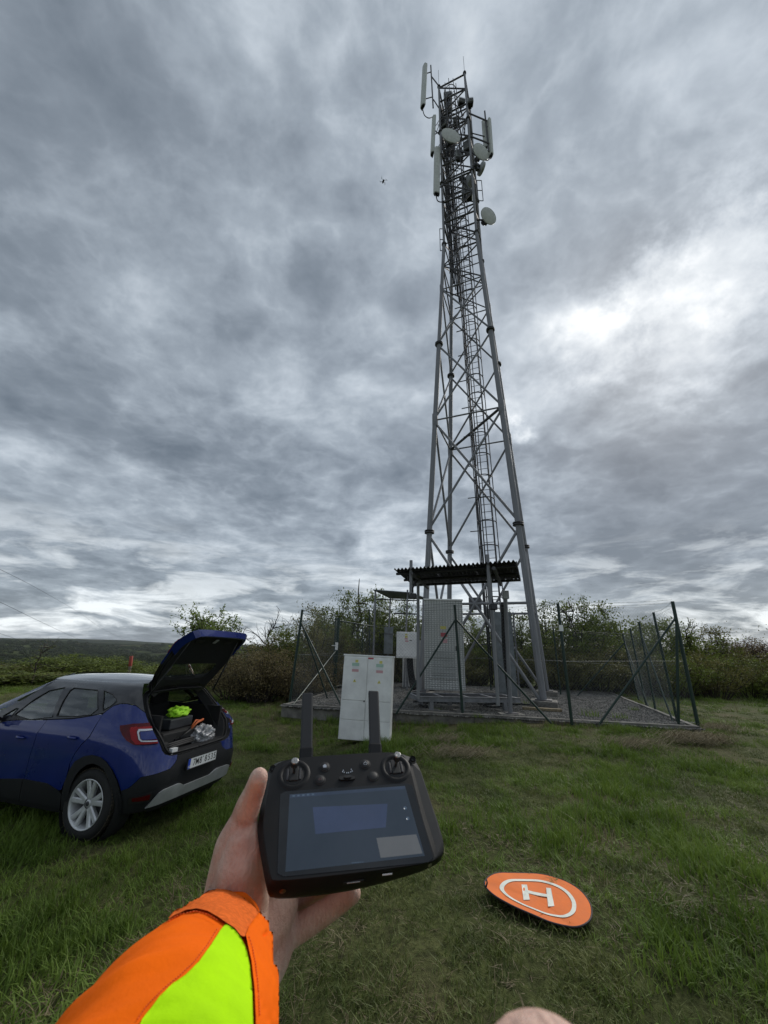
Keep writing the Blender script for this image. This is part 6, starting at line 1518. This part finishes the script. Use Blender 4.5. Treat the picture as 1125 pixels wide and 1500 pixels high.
SRC = [blades(1, 80, .15, .015, .048, .0050, G_b, 1.1), blades(2, 80, .15, .02, .060, .0050, G_a, 1.0), blades(3, 55, .11, .04, .13, .0052, G_a, .65), blades(4, 50, .16, .02, .06, .0036, G_c, 1.5, .8),
       blades(5, 80, .15, .015, .055, .0050, G_b, 1.2), blades(6, 22, .10, .08, .20, .0038, G_c, .8), blades(7, 70, .15, .025, .075, .0054, G_a, 1.2)]
def grass():
    r_ = np.random.default_rng(9); X = []; Y = []
    for (r0, r1, dens) in ((.5, 4.5, 85), (4.5, 9, 55), (9, 16, 28), (16, 32, 9), (32, 75, 2.2)):
        n = int(dens*math.pi*(r1*r1-r0*r0)*(140/360)); th = np.radians(r_.uniform(-70, 70, n)); r = np.sqrt(r_.uniform(r0*r0, r1*r1, n)); X.append(r*np.sin(th)); Y.append(r*np.cos(th))
    n = int(math.pi*9*12*.6); th = r_.uniform(0, 6.28, n); r = 3*np.sqrt(r_.random(n)); X.append(r*np.sin(th)); Y.append(r*np.cos(th))
    x = np.concatenate(X); y = np.concatenate(Y); k = ~inpad(x, y, .06); x, y = x[k], y[k]; m = len(x); r = np.hypot(x, y); z = gz(x, y)
    lush = vn2(x*1.1, y*1.1, 31)*.6+vn2(x*3.1, y*3.1, 32)*.4; dry = vn2(x*.8+9, y*.8, 33)*.55+vn2(x*3.7, y*3.7, 34)*.45; u = r_.random(m)
    idx = np.where(u < .5, 0, 4); idx = np.where(lush > .47, np.where(u < .5, 1, 6), idx); idx = np.where((lush > .58) & (u < .55), 2, idx); idx = np.where((dry > .51) & (u < .50), 3, idx); idx = np.where((dry > .42) & (u < .12), 3, idx); idx = np.where((dry > .6) & (u > .985), 5, idx)
    # taller beside the kerb and under the fence
    edge = inpad(x, y, .9); idx = np.where(edge & (u < .6), np.where(u < .42, 2, 5), idx)
    s = r_.uniform(.75, 1.25, m)*(1+.5*sstep(.5, .75, lush))*(1+.9*sstep(10, 40, r)); 
    # pressed flat under the pad and the tyres
    c = atz(790, 1315, 0); flat = np.exp(-(((x-c[0])**2+(y-c[1])**2)/.36**2)**3); sz = s*(1-.80*flat)
    rot = np.stack([r_.normal(size=m)*.12, r_.normal(size=m)*.12, r_.uniform(0, 6.28, m)], 1); wide = s*(1+.6*sstep(12, 40, r))
    o = instancer('grass', np.stack([x, y, z], 1), rot, np.stack([wide, wide, sz], 1), idx, SRC, ''); tag(o, 'uneven green meadow grass with dry patches', None, None, 'stuff')
grass()
# pale dead grass heaps at the foot of the fence
M_straw = mat('straw', (.36, .30, .19), .9, 0, .35, 30)
def straw(x0, y0, n, L, label, spread):
    r_ = np.random.default_rng(int(x0)); c = atz(x0, y0, 0.02); b = MB()
    for i in range(n):
        a = r_.normal()*spread[2]+spread[3]; p = np.array((r_.normal()*spread[0], r_.normal()*spread[1], r_.uniform(0, .10))); d = np.array((math.cos(a), math.sin(a)*.5, r_.uniform(.0, .5))); l_ = L*r_.uniform(.5, 1.2); s = np.array((0, 0, .0035)) if r_.random() < .5 else np.array((-d[1], d[0], 0))*.004
        q = [p, p+d*l_*.5+np.array((0, 0, .05)), p+d*l_+np.array((0, 0, -.10*l_-d[2]*l_*.5))]; b.add([q[0]-s, q[0]+s, q[1]-s*.8, q[1]+s*.8, q[2]], [(0, 1, 3, 2), (2, 3, 4)])
    c[2] = float(gz(c[0], c[1])); o = b.build('dead_grass_tuft', M_straw, None, c.tolist()); tag(o, label, 'dry grass', 'heaps of dead grass near the fence', 'stuff')
straw(1030, 1096, 1100, .38, 'largest heap of pale dead grass at the foot of the corner fence post', (.36, .16, .7, 3.3))
straw(1058, 1080, 500, .36, 'smaller heap of dead grass just right of the corner fence post', (.22, .14, .6, 1.2))
straw(668, 1108, 420, .30, 'pale dead grass patch right of the controller top', (.28, .12, 1.2, 0))
straw(928, 1102, 420, .30, 'flattened dead grass patch between the fence posts at right', (.30, .12, .8, .2))
straw(650, 1090, 260, .34, 'thin dead grass stalks beside the white cabinet', (.20, .10, .8, 1.0))
def gravel():
    r_ = np.random.default_rng(12); src = []
    M_st = [mat('stone_light', (.23, .22, .20), .9, 0, .2, 4), mat('stone_mid', (.13, .125, .115), .9, 0, .2, 4), mat('stone_dark', (.07, .067, .06), .9, 0, .2, 4)]
    for m in M_st:
        b = MB()
        for k in range(9):
            bm = bmesh.new(); bmesh.ops.create_icosphere(bm, subdivisions=1, radius=.018); c = np.array((r_.uniform(-.07, .07), r_.uniform(-.07, .07), 0)); s = r_.uniform(.6, 1.3, 3)
            b.add([c+np.array(v.co)*s*r_.uniform(.8, 1.2) for v in bm.verts], [tuple(v.index for v in f.verts) for f in bm.faces]); bm.free()
        src.append(b.mesh('gravel_stones', m))
    n = 26000; u, w = r_.random(n), r_.random(n)**1.4; Pq = np.array(PADC); P = (Pq[0]*(1-u)[:, None]+Pq[1]*u[:, None])*(1-w)[:, None]+(Pq[3]*(1-u)[:, None]+Pq[2]*u[:, None])*w[:, None]; P[:, 2] = PAD_Z-.018+(vn2(P[:, 0]*2, P[:, 1]*2, 9)-.5)*.03
    o = instancer('gravel', P, np.stack([np.zeros(n), np.zeros(n), r_.uniform(0, 6.28, n)], 1), np.repeat(r_.uniform(.7, 1.3, n)[:, None], 3, 1), r_.integers(0, 3, n), src, ''); tag(o, 'loose grey gravel stones on the pad', None, None, 'stuff')
gravel()
# weeds growing in the gravel
for (x, y, s, lab) in ((864, 1048, 1.1, 'largest green weed tuft in the gravel, right of the post with the white tag'), (908, 1052, .9, 'green weed tuft in the gravel beside the foot of the long right brace'), (766, 1032, .9, 'green weed tuft in the gravel left of the mast foot by the plank'),
  (928, 1040, .7, 'small green weed tuft far back in the gravel near the right fence run'), (640, 1040, .5, 'tiny green weed tuft under the steel frame of the tall cabinet'), (700, 1050, .6, 'small green weed tuft by the kerb near the middle fence post')):
    p = atz(x, y, PAD_Z); o = link('weed_tuft', SRC[2], None, p.tolist()); o.scale = (s*2.2, s*2.2, s*1.6); tag(o, lab, 'weed', 'weeds in the gravel')

# air between the viewer and the hills
def haze():
    m = bpy.data.materials.new('haze'); m.use_nodes = True; nt = m.node_tree; nt.nodes.clear(); g = G(nt)
    v = g.n('ShaderNodeVolumePrincipled', {'Color': (.86, .92, 1.0, 1), 'Density': HAZE, 'Anisotropy': .3}); o_ = nt.nodes.new('ShaderNodeOutputMaterial'); nt.links.new(v.outputs[0], o_.inputs['Volume'])
    o = MB().box((0, 0, -20), (33000, 33000, 250)).build('haze', m); tag(o, 'thin air haze over the valley', None, None, 'stuff')
HAZE = 2.2e-5
if HAZE: haze()
